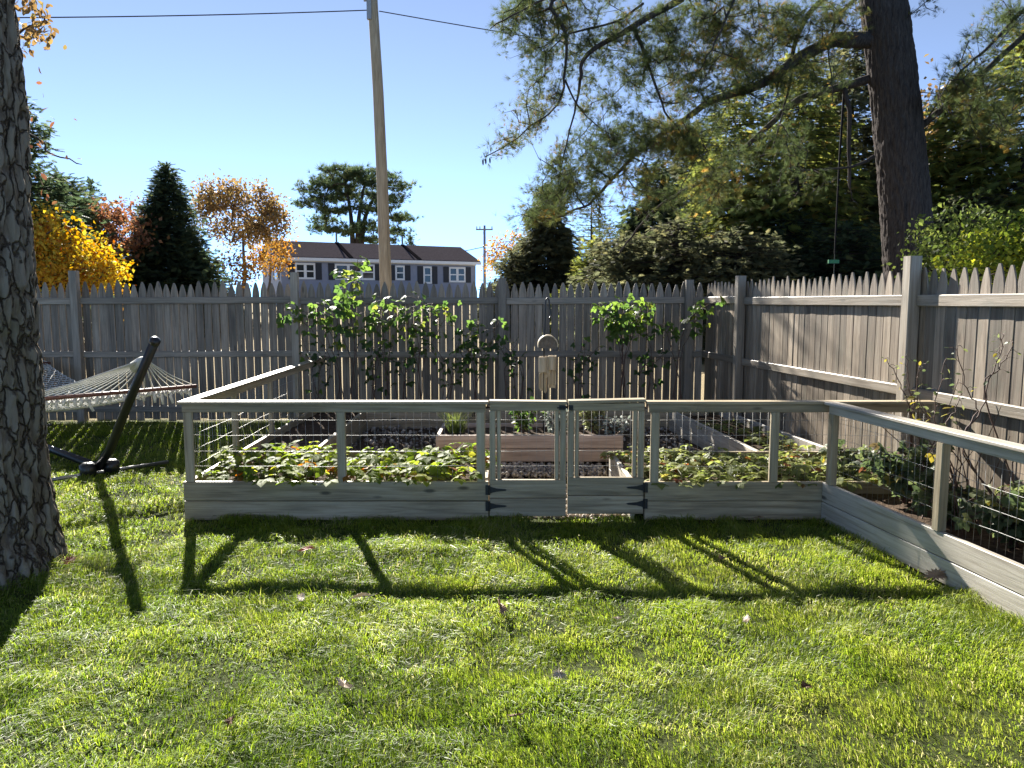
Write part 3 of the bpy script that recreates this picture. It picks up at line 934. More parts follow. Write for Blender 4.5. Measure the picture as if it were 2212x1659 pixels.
# --- right of the house
broadleaf('maple_tree', 'orange brown maple beside the far utility pole', (at(1085, 600, 42).x, 42),
      [(W(1090, 555, 42), (1.1, 1, 1.0), .7), (W(1120, 530, 42), (.7, .7, .6), .3)], 'orange', .18, 80, 13, .1, spread=.25)
conifer('spruce_tree', 'grey-green bushy spruce straight behind the middle fence post', 1105, 545, 27, 1.3, 'spruce_grey', 120, .5, .1, power=.6, per=9)
conifer('spruce_tree', 'broad dark spruce right of the far utility pole', 1183, 405, 28, 1.75, 'spruce_grey', 300, .6, .3, power=.7, per=12)
for k, (u, v, y, l) in enumerate(((1278, 385, 30, 'thin bare larch stem against the sky gap'), (1296, 440, 33, 'second thinner bare larch stem beside the sky gap'))):
    conifer('larch_tree', l, u, v, y, 1.3, 'pine_far', 55, .35, -.1, power=.5, start=.35, per=4)
conifer('pine_tree', 'low pale green pine below the bare larch stems', 1290, 520, 24, 1.5, 'hemlock', 120, .5, -.1, power=.6, per=9)
conifer('spruce_tree', 'tall dark spruce behind the drooping pine boughs', 1412, 355, 24, 1.75, 'spruce', 260, .6, .3, power=.7, per=11)
conifer('spruce_tree', 'dark spruce under the long pine limb', 1500, 270, 29, 2.6, 'spruce_grey', 240, .75, .3, power=.6, per=11)
conifer('hemlock_tree', 'sunlit hemlock under the long pine limb', 1590, 190, 24, 2.6, 'hemlock', 260, .6, .3, power=.6, per=12)
conifer('hemlock_tree', 'yellow-green hemlock beside the hanging strap', 1730, 120, 23, 2.7, 'hemlock', 300, .6, .35, power=.55, per=12)
conifer('spruce_tree', 'dark spruce directly left of the pine trunk', 1850, 80, 25, 2.9, 'spruce_grey', 300, .7, .3, power=.6, per=12)
conifer('hemlock_tree', 'olive hemlock right behind the pine trunk', 2080, 170, 22, 2.5, 'hemlock', 300, .6, .35, power=.6, per=12)
conifer('hemlock_tree', 'broad hemlock at the right edge of the view', 2230, 60, 21, 3.0, 'hemlock', 320, .6, .4, power=.55, per=13)
conifer('spruce_tree', 'shaded spruce deep behind the pine trunk', 1980, 230, 30, 3.0, 'spruce', 240, .8, .3, power=.5, per=11)
broadleaf('maple_tree', 'orange tinged maple between the hemlocks at right', (at(2060, 600, 24).x, 24),
      [(W(2060, 250, 24), (1.6, 1, 1.2), .6), (W(2030, 330, 24), (1.0, 1, 1.0), .4)], 'brown', .17, 80, 10, .1, spread=.3)
for u, v, y, rm, m_, l in ((1345, 515, 22, 1.7, 'spruce_grey', 'low dark yew behind the fence under the tall spruce'),
    (1460, 480, 21, 2.1, 'spruce_grey', 'low dark yew left of the sunlit hemlock'), (1590, 500, 20, 2.2, 'spruce_grey', 'low dark yew under the long pine limb'),
    (1700, 470, 22, 2.2, 'spruce', 'low dark yew left of the hanging strap'), (1830, 490, 20, 2.1, 'spruce', 'low dark yew between strap and pine trunk'),
    (2110, 420, 20.5, 2.2, 'spruce_grey', 'shaded yew right of the pine trunk')):
    conifer('yew_tree', l, u, v, y, rm, m_, 170, .5, .1, power=.35, start=.02, per=10)
broadleaf('shrub', 'glossy green shrub right of the pine trunk', (at(2060, 600, 11.5).x, 11.5),
      [(W(2070, 520, 11.5), (.65, .7, .55), .5), (W(2050, 580, 11.2), (.5, .6, .45), .5)], 'green', .085, 120, 20, .04, 'shrub', 'bark_dark', spread=.12)
broadleaf('shrub', 'bright yellow-green shrub at the right edge above the fence', (at(2160, 600, 10).x, 10),
      [(W(2150, 560, 10), (.62, .6, .33), .6), (W(2230, 530, 10), (.5, .6, .4), .4)], 'lime', .08, 140, 22, .04, 'shrub', 'bark_dark', spread=.11)

# ------------------------------------------------------------------ trunks with real bark
def trunk_mesh(axis, rad, nth, nz, amp, sc_t, sc_z, seed, flare=None):
    """axis(t) -> centre, rad(t) -> radius, t in 0..1; plated, furrowed bark."""
    V = np.zeros((nz + 1, nth, 3)); tint = np.zeros((nz + 1, nth))
    for j in range(nz + 1):
        t = j / nz
        c = axis(t); r = rad(t)
        for i in range(nth):
            th = 2 * math.pi * i / nth
            ct, st = math.cos(th), math.sin(th)
            q = Vector((ct * r * sc_t, st * r * sc_t, c[2] * sc_z + seed))
            wv = mnoise.noise_vector(q * .8) * .75
            dd, _ = mnoise.voronoi(q + wv)
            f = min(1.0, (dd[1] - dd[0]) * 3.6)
            h = amp * (f ** .7 - .6) + amp * .7 * mnoise.noise(q * 2.3) + amp * .4 * mnoise.noise(q * 6.1)
            rr = r + h
            if flare: rr += flare(th, c[2])
            V[j, i] = (c[0] + ct * rr, c[1] + st * rr, c[2])
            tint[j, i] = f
    idx = np.arange((nz + 1) * nth).reshape(nz + 1, nth)
    a, b = idx[:-1], idx[1:]
    q4 = np.stack([a, np.roll(a, -1, 1), np.roll(b, -1, 1), b], -1).reshape(-1, 4)
    return V.reshape(-1, 3), np.concatenate([q4[:, [0,1,2]], q4[:, [0,2,3]]]), tint.ravel()

# --- the big trunk at the left edge
OX, OY = -3.17, 4.42
oak = root('oak_tree', (OX, OY, 0), 'massive rough-barked trunk cut off by the left edge', 'tree')
def oak_r(t):
    z = t * 7.0 - .05
    return .378 + .09 * math.exp(-max(z, 0) / .30) + -.005 * min(1, max(0, z - 2)) + .025 * math.exp(-((z - 2.75) / .3) ** 2) - .02 * max(0, z - 3.5)
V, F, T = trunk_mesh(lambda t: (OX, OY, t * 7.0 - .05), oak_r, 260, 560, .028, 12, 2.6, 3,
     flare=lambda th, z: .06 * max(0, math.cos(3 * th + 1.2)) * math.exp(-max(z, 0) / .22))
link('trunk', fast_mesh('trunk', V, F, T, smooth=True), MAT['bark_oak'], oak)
sk = Skel()
tr = sk.path([(OX, OY, 6.6), (OX - .1, OY, 8.5), (OX, OY + .2, 11)], -1, .24, .10, 5)
for a in (.3, 1.5, 2.7, 3.6, 4.9, 5.7):
    k = tr[rng.integers(0, len(tr))]
    p = sk.p[k]
    sk.path([p, p + np.array((math.cos(a)*1.2, math.sin(a)*1.2, .9)), p + np.array((math.cos(a)*2.8, math.sin(a)*2.8, 1.6))], k, .09, .03, 4)
tips = sk.grow(ellip(140, (OX, OY, 10.2), (3.6, 3.6, 2.2)), .4, .15, .05)
sk.radii(.008); mb = MB(); sk.wood(mb, 6); mb.build('limb', MAT['bark_dark'], oak, smooth=True)
V, F, T = leaf_cloud(sk.p[tips], 14, .25, .13)
link('crown', fast_mesh('crown', V, F, T), MAT['brown'], oak)

# --- young oak whose last leaves show beside the trunk
yo = root('oak_sapling', (-6.35, 9.0, 0), 'thin twigs with a few rust oak leaves beside the big trunk', 'tree')
sk = Skel()
mt = sk.path([(-6.45, 9.0, 0), (-6.5, 9.05, 2.2), (-6.35, 9.0, 3.9), (-6.2, 9, 5.4)], -1, .05, .015, 5)
tips = []
for pts in (((20,330),(70,290),(115,335),(175,355)), ((30,310),(90,325),(135,340),(165,338)), ((20,420),(75,400),(120,425),(150,440)), ((25,250),(70,238),(105,242),(165,255)),
            ((20,80),(60,55),(95,45),(75,20)), ((20,100),(60,75),(90,80),(95,60)), ((20,30),(60,8),(80,-10)), ((30,260),(75,215),(85,190),(92,150)), ((30,380),(60,360),(100,390),(110,430))):
    w_ = [np.array(W(u, v, 9 + rng.uniform(-.3, .3))) for u, v in pts]
    k, _ = sk.nearest(w_[0])
    tips += sk.path([sk.p[k]] + w_, k, .017, .007, 4, wob=.012)[5:]
sk.radii(.004); mb = MB(); sk.wood(mb, 5); mb.build('trunk', MAT['bark_dark'], yo, smooth=True)
low = [k for k in tips if sk.p[k][2] < 4.45]; high = [k for k in tips if sk.p[k][2] >= 4.45]
V1 = leaf_cloud(sk.p[low], 1, .05, .085, LEAF, drop=1.0)
sel = rng.random(len(low)) < .45
V, F, T = leaf_cloud(sk.p[[k for k, s_ in zip(low, sel) if s_]], 1, .045, .08, LEAF, drop=1.0)
link('leaves', fast_mesh('leaves', V, F, T), MAT['rust'], yo)
V, F, T = leaf_cloud(sk.p[high], 7, .07, .085, LEAF, drop=.6)
link('leaves', fast_mesh('leaves', V, F, T), MAT['brown'], yo)

# --- the white pine with its long limbs
def hero_pine():
    PY, K = 16.6, 1.6                             # distance; the limb list below is for 10.4 m
    base = at(1968, 600, PY)
    o = root('white_pine_tree', (base.x, PY, 0), 'big dark-trunked white pine with long needled limbs behind the side fence', 'tree')
    ctr = [(1985, 860), (1972, 640), (1964, 560), (1952, 400), (1937, 250), (1922, 110), (1908, 0), (1895, -140), (1885, -300), (1880, -450)]
    P = [at(u, v, PY) for u, v in ctr]; P[0].z = -.1
    zs = np.array([p.z for p in P]); xs_ = np.array([p.x for p in P])
    z1 = zs[-1]
    def axis(t):
        z = -.1 + (z1 + .1) * t
        return (float(np.interp(z, zs, xs_)), PY, z)
    rad = lambda t: .53 - .12 * t + .10 * math.exp(-t * 22)
    V, F, T = trunk_mesh(axis, rad, 130, 320, .026, 10, 1.7, 9)
    link('trunk', fast_mesh('trunk', V, F, T, smooth=True), MAT['bark_pine'], o)
    sk = Skel(30000)
    tr = sk.path([axis(t) for t in np.linspace(.1, 1, 12)], -1, .2, .15, 2)
    ntr = sk.n
    def limb(pts, r0, r1, join=None, sub=4):
        w_ = [np.array(W(u, v, y * K)) for u, v, y in pts]; r0, r1 = r0 * K, r1 * K
        if join is None: k = -1
        else:
            k, _ = sk.nearest(w_[0])
        return sk.path(w_, k, r0, r1, sub, wob=.008, pw=1.7)
    limb([(1890,86,10.4),(1820,86,10.2),(1791,90,10.0),(1724,127,9.8),(1641,183,9.7),(1541,216,9.6),(1475,262,9.6),(1390,318,9.7),(1300,413,9.8),(1262,446,9.8),(1180,480,9.9)], .115, .012)
    limb([(1900,164,10.4),(1821,187,10.5),(1728,213,10.6),(1674,260,10.7),(1608,320,10.8),(1528,383,10.9),(1475,413,11),(1419,450,11),(1364,510,11.1),(1337,550,11.1)], .062, .012)
    limb([(1474,-4,9.6),(1370,55,9.5),(1270,117,9.4),(1254,173,9.4),(1247,213,9.4),(1231,283,9.4),(1204,400,9.5)], .045, .008)
    limb([(1890,-190,10.4),(1700,-120,10.1),(1560,-45,9.8),(1474,-4,9.6)], .09, .045)
    limb([(1330,-60,9.7),(1194,0,9.5),(1222,73,9.4),(1220,170,9.4),(1204,227,9.3),(1161,262,9.2),(1100,310,9.2),(1047,340,9.2)], .03, .006)
    limb([(1390,7,9.6),(1330,47,9.5),(1228,72,9.4)], .015, .012)
    limb([(1370,57,9.5),(1404,150,9.5),(1437,240,9.4),(1470,283,9.4),(1500,330,9.4)], .026, .006)
    limb([(1220,172,9.4),(1250,230,9.4),(1290,270,9.4),(1330,300,9.5)], .014, .005)
    limb([(1885,-60,10.4),(1774,0,10.1),(1721,82,9.9),(1708,166,9.9),(1691,247,9.9),(1665,330,10)], .05, .01)
    limb([(1880,-130,10.4),(1720,-60,9.6),(1590,-30,9.2),(1450,-70,8.9),(1330,-60,8.9),(1230,-30,8.9),(1130,20,8.9),(1060,60,8.9)], .06, .008)
    limb([(1600,-32,9.2),(1560,60,9.0),(1530,120,9.0),(1500,170,9.0)], .02, .006)
    limb([(1975,285,10.4),(2056,217,10.2),(2121,160,10.0),(2212,77,9.8),(2330,-20,9.6)], .048, .03)
    limb([(2330,-60,9.4),(2212,20,9.5),(2141,97,9.6),(2091,140,9.7),(2041,200,9.8),(2000,260,10)], .03, .008)
    limb([(2130,150,10),(2110,250,10),(2120,330,10)], .012, .005)
    limb([(1888,338,10.4),(1838,360,10.3),(1734,367,10.2),(1690,365,10.2)], .026, .006)
    limb([(1821,187,10.5),(1834,240,10.4),(1834,333,10.4),(1836,408,10.4)], .04, .022)
    limb([(1836,408,10.4),(1842,430,10.4),(1856,445,10.4)], .012, .004)
    limb([(1870,-20,10.4),(1815,30,10),(1790,95,9.8),(1795,160,9.8),(1800,230,9.8)], .03, .006)
    ntr2 = sk.n
    blobs = [(1150,60,90,70,52),(1260,50,110,70,60),(1180,20,110,40,34),(1120,40,50,50,24),(1130,110,55,20,8),(1165,190,55,60,36),(1140,240,55,30,16),(1120,290,60,22,14),(1075,325,36,14,8),
             (1220,130,60,50,22),(1290,200,60,60,20),(1330,130,90,60,44),(1400,80,90,60,66),(1500,60,100,70,99),(1620,60,110,70,105),(1740,50,80,60,66),(1820,40,45,60,33),
             (1430,170,90,60,66),(1540,170,90,60,69),(1640,200,80,50,42),(1720,180,70,60,39),(1790,150,50,50,24),(1350,240,70,40,20),(1480,250,80,50,54),
             (1300,310,90,36,52),(1390,300,80,44,66),(1460,310,70,44,48),(1250,350,70,44,48),(1210,400,60,44,44),(1170,440,50,40,32),(1125,480,36,24,8),(1340,360,80,40,48),(1260,430,60,40,30),
             (1420,420,90,50,26),(1530,330,80,60,36),(1600,390,80,60,36),(1520,440,80,50,24),(1680,300,80,60,26),(1740,390,70,40,14),(1350,480,60,40,14),
             (2140,80,60,50,30),(2180,30,50,40,28),(2080,160,60,36,32),(2050,220,50,30,20),(2020,10,30,20,5),(2170,190,60,60,34),(2120,280,70,50,24),(2200,270,40,60,18),(1640,130,90,50,45),(1560,110,90,50,42)]
    att = []
    for u, v, ru, rv, n in blobs:
        n = int(n * 1.25)
        a_ = rng.uniform(0, 6.283, n); q_ = np.sqrt(rng.random(n))
        for uu, vv in zip(u + ru * q_ * np.cos(a_), v + rv * q_ * np.sin(a_)):
            att.append(W(uu, vv, (9.7 + rng.normal() * .4) * K))
    extra = ellip(420, (base.x - 3.2, 15.8, 13.8), (6.2, 2.4, 2.5))      # boughs above the frame
    att = np.array(att)
    tips = sk.grow(att, .25, .14, -.10, lo=ntr)
    lim = sk.path([axis(.9), (base.x - 3.5, 16.0, 13.4), (base.x - 8, 15.5, 14)], -1, .11, .04, 6)
    tips2 = sk.grow(extra, .35, .14, .0, lo=lim[0])
    sk.radii(.0062, .40)
    sk.r[:ntr] = 0; sk.rad[:ntr] = .02
    keep = MB(); sk.par[ntr:ntr2][sk.par[ntr:ntr2] < ntr] = -1
    sk.wood(keep, 8)
    keep.build('limb', MAT['bark_pine'], o, smooth=True)
    # needle tufts towards the end of every twig
    C, X = [], []
    for k in tips + tips2:
        p = sk.p[k]; j = sk.par[k]; chain = [k]
        while j >= 0 and sk.rad[j] < .0145 and len(chain) < 5: chain.append(j); j = sk.par[j]
        d = p - sk.p[max(sk.par[k], 0)]
        d = d / (np.linalg.norm(d) + 1e-9)
        for m in range(9):
            c = sk.p[chain[min(len(chain) - 1, int(rng.random() * len(chain)))]] if m > 2 else p
            C.append(c + rng.normal(size=3) * (.085, .085, .07)); X.append(d * .8 + rng.normal(size=3) * .55 + np.array((-.12, 0, .12)))
    C = np.array(C); n = len(C)
    t = np.clip(rng.normal(.42, .2, n) + np.where(vnoise(C[:, 0] * 1.3 + 9, C[:, 2] * 1.3 + 9, 8) > .6, .25, 0), 0, 1)
    V, F, T = scatter(*TUFT, C, frames(np.array(X), rand_dirs(n)), rng.uniform(.13, .21, n), t)
    link('crown', fast_mesh('crown', V, F, T), MAT['pine'], o)
    cn = MB()
    for du, dv in ((0, 10), (9, 8), (-6, 12)):
        a_ = at(1049 + du, 340 + dv - 8, 9.2 * K); b_ = a_ + Vector((.005, 0, -.11))
        cn.tube([a_, a_.lerp(b_, .3), a_.lerp(b_, .7), b_], [.006, .017, .016, .006], 7)
    cn.build('cones', MAT['bark_dark'], o, smooth=True)
    # strap tied to the limb
    s = root('hanging_strap', (at(1803, 570, 16.6).x, 16.6, 1.8), 'black strap hanging from a pine limb with a green tag', 'strap')
    MB().tube([at(1824, 184, 16.75), at(1814, 333, 16.6), at(1808, 450, 16.6), at(1803, 548, 16.6)], [.026, .022, .018, .016], 6).build('strap', plain('black webbing', (.012,.012,.014), .9, spec=.05), s)
    MB().tube([at(1803, 548, 16.6), at(1801, 600, 16.6), at(1797, 680, 16.6)], .009, 5).build('rope', plain('dark cord', (.05,.06,.055), .8), s)
    a_ = at(1790, 561, 16.58); b_ = at(1811, 569, 16.62)
    MB().box((a_.x, a_.y, b_.z), (b_.x, b_.y, a_.z)).build('tag', plain('green plastic', (.02,.16,.06), .5), s)
hero_pine()
# ------------------------------------------------------------------ the blue house
def house():
    th = R(28)
    A = Vector((-14.87, 50.0, 0)); t = Vector((math.cos(th), math.sin(th), 0)); n = Vector((-math.sin(th), math.cos(th), 0))
    L, Wd, z0, ze, zr = 13.85, 6.4, .95, 4.42, 5.55
    o = root('house', (A.x, A.y, z0), 'long low blue-grey house with dark shutters seen over the back fence', 'house')
    Mx = Matrix(((t.x, n.x, 0, A.x), (t.y, n.y, 0, A.y), (0, 0, 1, 0), (0, 0, 0, 1)))
    siding = speckled('blue-grey siding', (.23,.25,.315), (.27,.29,.355), 3, .6, 0)
    white = plain('white trim', (.78,.78,.76), .5)
    roofm = speckled('grey shingles', (.05,.043,.046), (.09,.078,.083), 9, .95, .3, spec=.0)
    dark = plain('black shutter', (.014,.016,.022), .6)
    glass = plain('window glass', (.03,.035,.04), .08)
    strip = plain('dark roof strip', (.012,.011,.012), .9, spec=0)
    MB().box((0, 0, z0), (L, Wd, ze)).build('wall', siding, o, matrix=Mx)
    g = MB()
    for x in (-.002, L + .002):
        g.add([(x, 0, ze), (x, Wd, ze), (x, Wd / 2, zr - .1)], [(0, 1, 2)])
    g.build('gable', siding, o, matrix=Mx)
    ov = .3
    r = MB()
    for y0, y1 in ((-ov, Wd / 2), (Wd + ov, Wd / 2)):
        s = (zr - ze) / (Wd / 2) * ov
        r.add([(-.25, y0, ze - s), (L + .25, y0, ze - s), (L + .25, y1, zr), (-.25, y1, zr), (-.25, y0, ze - s + .1), (L + .25, y0, ze - s + .1), (L + .25, y1, zr + .1), (-.25, y1, zr + .1)],
              [(0,1,2,3),(7,6,5,4),(0,4,5,1),(1,5,6,2),(2,6,7,3),(3,7,4,0)])
    rf = r.build('roof', roofm, o, matrix=Mx)
    MB().box((-.27, -ov - .09, ze - .26), (L + .27, -ov + .01, ze - .06)).build('gutter', white, o, matrix=Mx)
    MB().box((-.02, -.025, ze - .3), (L + .02, -.001, ze - .02)).build('fascia', white, o, matrix=Mx)
    def along(u):                                    # facade coordinate seen at column u
        k = (u - 1106) / FPX
        return (k * A.y - A.x) / (t.x - k * t.y)
    # two dark strips running down the roof, each with a vent pipe at the ridge
    for u0 in (748, 895):
        s0 = along(u0) + .25
        k = (zr - ze) / (Wd / 2)
        d = MB().add([(s0, -ov, ze - k*ov + .104), (s0 + .28, -ov, ze - k*ov + .104), (s0 + .28, Wd/2, zr + .104), (s0, Wd/2, zr + .104),
                      (s0, -ov, ze - k*ov + .15), (s0 + .28, -ov, ze - k*ov + .15), (s0 + .28, Wd/2, zr + .15), (s0, Wd/2, zr + .15)],
                     [(0,3,2,1),(4,5,6,7),(0,1,5,4),(1,2,6,5),(2,3,7,6),(3,0,4,7)])
        d.build('flashing', strip, rf, matrix=Mx)
        MB().tube([(s0 + .1, Wd/2 - .1, zr + .05), (s0 + .1, Wd/2 - .1, zr + .75)], .07, 8).build('vent_pipe', plain('grey pipe', (.2,.21,.21), .5), rf, matrix=Mx)
    # windows: (left u, right u, top z, bottom z, sashes)
    for ul, ur, zt, zb, ns, sh in ((642, 685, 4.03, 2.98, 2, 1), (727, 812, 4.03, 2.98, 3, 1), (856, 876, 4.0, 3.0, 1, 1), (916, 934, 3.98, 2.78, 1, 1), (971, 1006, 3.98, 2.9, 2, 1)):
        a, b = along(ul), along(ur)
        f = MB()
        f.box((a, -.05, zb), (a + .11, -.003, zt)); f.box((b - .11, -.05, zb), (b, -.003, zt))
        f.box((a + .111, -.05, zt - .12), (b - .111, -.003, zt)); f.box((a + .111, -.05, zb), (b - .111, -.003, zb + .12))
        w = (b - a) / ns
        for i in range(1, ns): f.box((a + w*i - .09, -.049, zb + .121), (a + w*i + .09, -.003, zt - .121))
        win = f.build('window', white, o, matrix=Mx)
        for i in range(ns):
            p0 = a + w*i + (.111 if i == 0 else .091); p1 = a + w*(i+1) - (.111 if i == ns-1 else .091)
            MB().box((p0, -.02, zb + .121), (p1, -.008, zt - .121)).build('pane', glass, win, matrix=Mx)
            zm = (zt + zb) / 2
            MB().box((p0, -.04, zm - .04), (p1, -.021, zm + .04)).build('sash_bar', white, win, matrix=Mx)
        sw = .40
        for q0 in ((a - sw - .03), (b + .03)):
            MB().box((q0, -.045, zb - .02), (q0 + sw, -.002, zt + .02)).build('shutter', dark, o, matrix=Mx)
    win = MB().box((-.05, 1.0, 2.98), (-.003, 1.9, 4.03)).build('window', white, o, matrix=Mx)
    MB().box((-.06, 1.1, 3.08), (-.051, 1.8, 3.93)).build('pane', glass, win, matrix=Mx)
    for y_ in (.55, 1.95): MB().box((-.045, y_, 2.96), (-.003, y_ + .4, 4.05)).build('shutter', dark, o, matrix=Mx)
house()

# small pale gable seen through the trees
def shed():
    c = at(1306, 585, 38); z0 = zg(c.x, 38)
    o = root('shed', (c.x, 38, z0), 'pale blue gable of a shed glimpsed through the trees', 'shed')
    w = px(26, 38); zt = at(1306, 572, 38).z; zp = at(1306, 548, 38).z
    MB().box((c.x - w, 38, z0), (c.x + w, 41, zt)).build('wall', speckled('pale siding', (.38,.44,.5), (.42,.48,.54), 4, .6, 0), o)
    MB().add([(c.x - w*1.15, 37.8, zt - .08), (c.x, 37.8, zp), (c.x + w*1.15, 37.8, zt - .08), (c.x - w*1.15, 41.2, zt - .08), (c.x, 41.2, zp), (c.x + w*1.15, 41.2, zt - .08)],
             [(0,1,4,3),(1,2,5,4),(0,2,1),(3,4,5)]).build('roof', plain('pale blue metal roof', (.42,.5,.58), .4), o)
    for dx in (-.18, .18):
        MB().box((c.x + dx - .05, 37.94, z0), (c.x + dx + .05, 37.998, zt - .1)).build('trim', plain('white boards', (.7,.7,.7), .6), o)
shed()

# ------------------------------------------------------------------ utility poles and wires
pole_m = wood('old pole timber', (.22,.17,.11), (.38,.305,.205), (.48,.40,.285), 'Z', .3, vary=0, rough=.8)
PYY = 19.5
pb_ = at(838, 760, PYY)
up_ = root('utility_pole', (at(842, 800, PYY).x, PYY, .1), 'tall weathered wooden utility pole rising in front of the house', 'utility pole')
pts = [at(842, 800, PYY), at(833, 600, PYY), at(826, 400, PYY), at(817, 200, PYY), at(806, 20, PYY), at(803, -40, PYY)]
pts[0].z = -.2
MB().tube(pts, [.15, .148, .138, .13, .12, .118], 18).build('shaft', pole_m, up_, smooth=True)
ins = MB(); c = at(797, 12, PYY - .1)
ins.box((c.x - .05, c.y - .05, c.z - .32), (c.x + .06, c.y + .05, c.z + .25))
ins.tube([(c.x - .12, c.y, c.z + .12), (c.x + .02, c.y, c.z + .12)], .03, 8)
ins.build('bracket', plain('galvanised bracket', (.3,.3,.3), .5, .6), up_)
def wire(name, p, q, sag, r, label, mat):
    p, q = Vector(p), Vector(q)
    P_ = [p.lerp(q, i / 24) - Vector((0, 0, sag * 4 * (i / 24) * (1 - i / 24))) for i in range(25)]
    tag(MB().tube(P_, r, 5).build(name, mat), label, 'cable', 'overhead cables')
wm = plain('black cable', (.02,.02,.025), .6)
cp = at(808, 22, PYY)
wire('overhead_cable', cp + Vector((-.12, 0, 0)), at(-900, 30, 15), .12, .014, 'dark cable crossing the sky from the pole to the left', wm)
wire('overhead_cable', cp + Vector((.12, 0, -.02)), at(2700, 262, 26), .35, .013, 'dark cable running from the pole down behind the pine', wm)
fp = at(1047, 640, 70)
f_ = root('utility_pole', (fp.x, 70, zg(fp.x, 70)), 'thin far utility pole with a crossarm right of the house', 'utility pole')
MB().tube([(fp.x, 70, 1.2), (fp.x, 70, at(1047, 487, 70).z)], [.15, .11], 10).build('shaft', plain('grey pole', (.24,.23,.25), .8), f_, smooth=True)
zc = at(1047, 496, 70).z
MB().box((fp.x - .75, 69.86, zc - .06), (fp.x + .75, 69.98, zc + .06)).build('crossarm', plain('grey crossarm', (.25,.24,.25), .8), f_)
for dx in (-.68, -.4, .68):
    MB().tube([(fp.x + dx, 69.92, zc + .06), (fp.x + dx, 69.92, zc + .28)], .05, 8).build('insulator', plain('grey insulator', (.4,.42,.45), .4), f_)
wire('overhead_cable', (fp.x, 70, at(1047, 533, 70).z), at(780, 560, 58), .3, .03, 'faint cable dropping from the far pole towards the house roof', wm)

# ------------------------------------------------------------------ hammock and its stand
HX, HY = Vector((-3.75, 6.87, 0)), Vector((.74, -.67, 0)).normalized()
ac = Vector((-HY.y, HY.x, 0)).normalized()           # across the hammock (right-back)
st = root('hammock_stand', HX, 'black steel hammock stand with a slanted arm beside the raised bed', 'hammock stand')
bm_ = MAT['black_metal']
LEN = 3.3
far = HX - HY * LEN
MB().tube([HX + Vector((0, 0, .09)), far + Vector((0, 0, .09))], .036, 12).build('ground_beam', bm_, st, smooth=True)
for p, s in ((HX, 1), (far, -1)):
    top = p + HY * s * 1.3 + Vector((0, 0, 1.28))
    MB().tube([p + HY * s * -.05 + Vector((0, 0, .08)), p + HY * s * .28 + Vector((0, 0, .30)), p + HY * s * .7 + Vector((0, 0, .72)), top], [.038, .038, .036, .036], 12).build('arm', bm_, st, smooth=True)
    e = (top - (p + HY * s * .7 + Vector((0, 0, .72)))).normalized()
    MB().tube([top - e * .01, top + e * .02, top + e * .035], [.041, .041, .02], 12).build('end_cap', bm_, st, smooth=True)
    MB().tube([p - ac * .62 + Vector((0, 0, .045)), p + ac * .62 + Vector((0, 0, .045))], .017, 10).build('foot_bar', plain('worn steel bar', (.25,.25,.25), .3, .8), st, smooth=True)
    for k in (-1, 1):
        q = p + ac * k * .10
        MB().tube([q + Vector((0, 0, .02)), q + Vector((0, 0, .13)), q + Vector((0, 0, .15))], [.07, .07, .04], 12).build('bracket', bm_, st, smooth=True)
# the hammock itself
ham = root('hammock', HX + Vector((0, 0, .5)), 'white rope hammock with fringe hanging on the black stand', 'hammock')
rope = plain('white cotton rope', (.62,.61,.56), .8)
rope_g = plain('shaded cotton rope', (.55,.55,.52), .8)
ring0 = HX + HY * 1.16 + Vector((0, 0, 1.17)); ring1 = far - HY * 1.16 + Vector((0, 0, 1.17))
bar_m = plain('red-brown spreader wood', (.13,.05,.035), .5)
def fan(ring, out, name_c):
    """ring -> spreader bar; `out` points from the ring to the middle of the hammock."""
    c = ring + out * .80 + Vector((0, 0, -.37))
    hw = .72
    a, b = c - ac * hw, c + ac * hw
    MB().tube([a - ac * .04, b + ac * .04], .017, 8).build('spreader_bar', bar_m, ham, smooth=True)
    r = MB()
    knot = ring + out * .12 + Vector((0, 0, -.06))
    N = 21
    for i in range(N):
        e = a.lerp(b, i / (N - 1))
        s0 = knot + ac * (i / (N - 1) - .5) * .10
        m_ = s0.lerp(e, .5) + Vector((0, 0, -.01))
        r.tube([s0, m_, e + Vector((0, 0, .018))], .0052, 5)
    r.build('rope_fan', rope, ham, smooth=True)
    k = MB()
    k.tube([ring, ring.lerp(knot, .5), knot, knot + out * .12 + Vector((0, 0, -.05))], [.012, .018, .045, .055], 8)
    for j in range(4):
        q = ring + Vector((0, 0, .03 * j + .01)) - out * .03 * j
        k.tube([q, q + Vector((.008, .008, .02)), q - out * .02 + Vector((0, 0, .03))], .006, 5)
    k.build('clew', rope_g, ham, smooth=True)
    return a, b
a0, b0 = fan(ring0, -HY, 'near')
a1, b1 = fan(ring1, HY, 'far')
net = MB()
NS, NC = 30, 20
def bed(s, c):
    p = a0.lerp(b0, c).lerp(a1.lerp(b1, c), s)
    sag = 4 * s * (1 - s)
    return p + Vector((0, 0, -.22 * sag - .10 * sag * (1 - (2*c-1)**2)))
for k in range(NC + 1):
    for d_ in (-1, 1):
        net.tube([bed(i / NS, min(1, max(0, (k + .45 * d_ * (1 if i % 2 else -1)) / NC))) for i in range(NS + 1)], .005, 4)
net.build('net', rope, ham, smooth=True)
rr = random.Random(4)
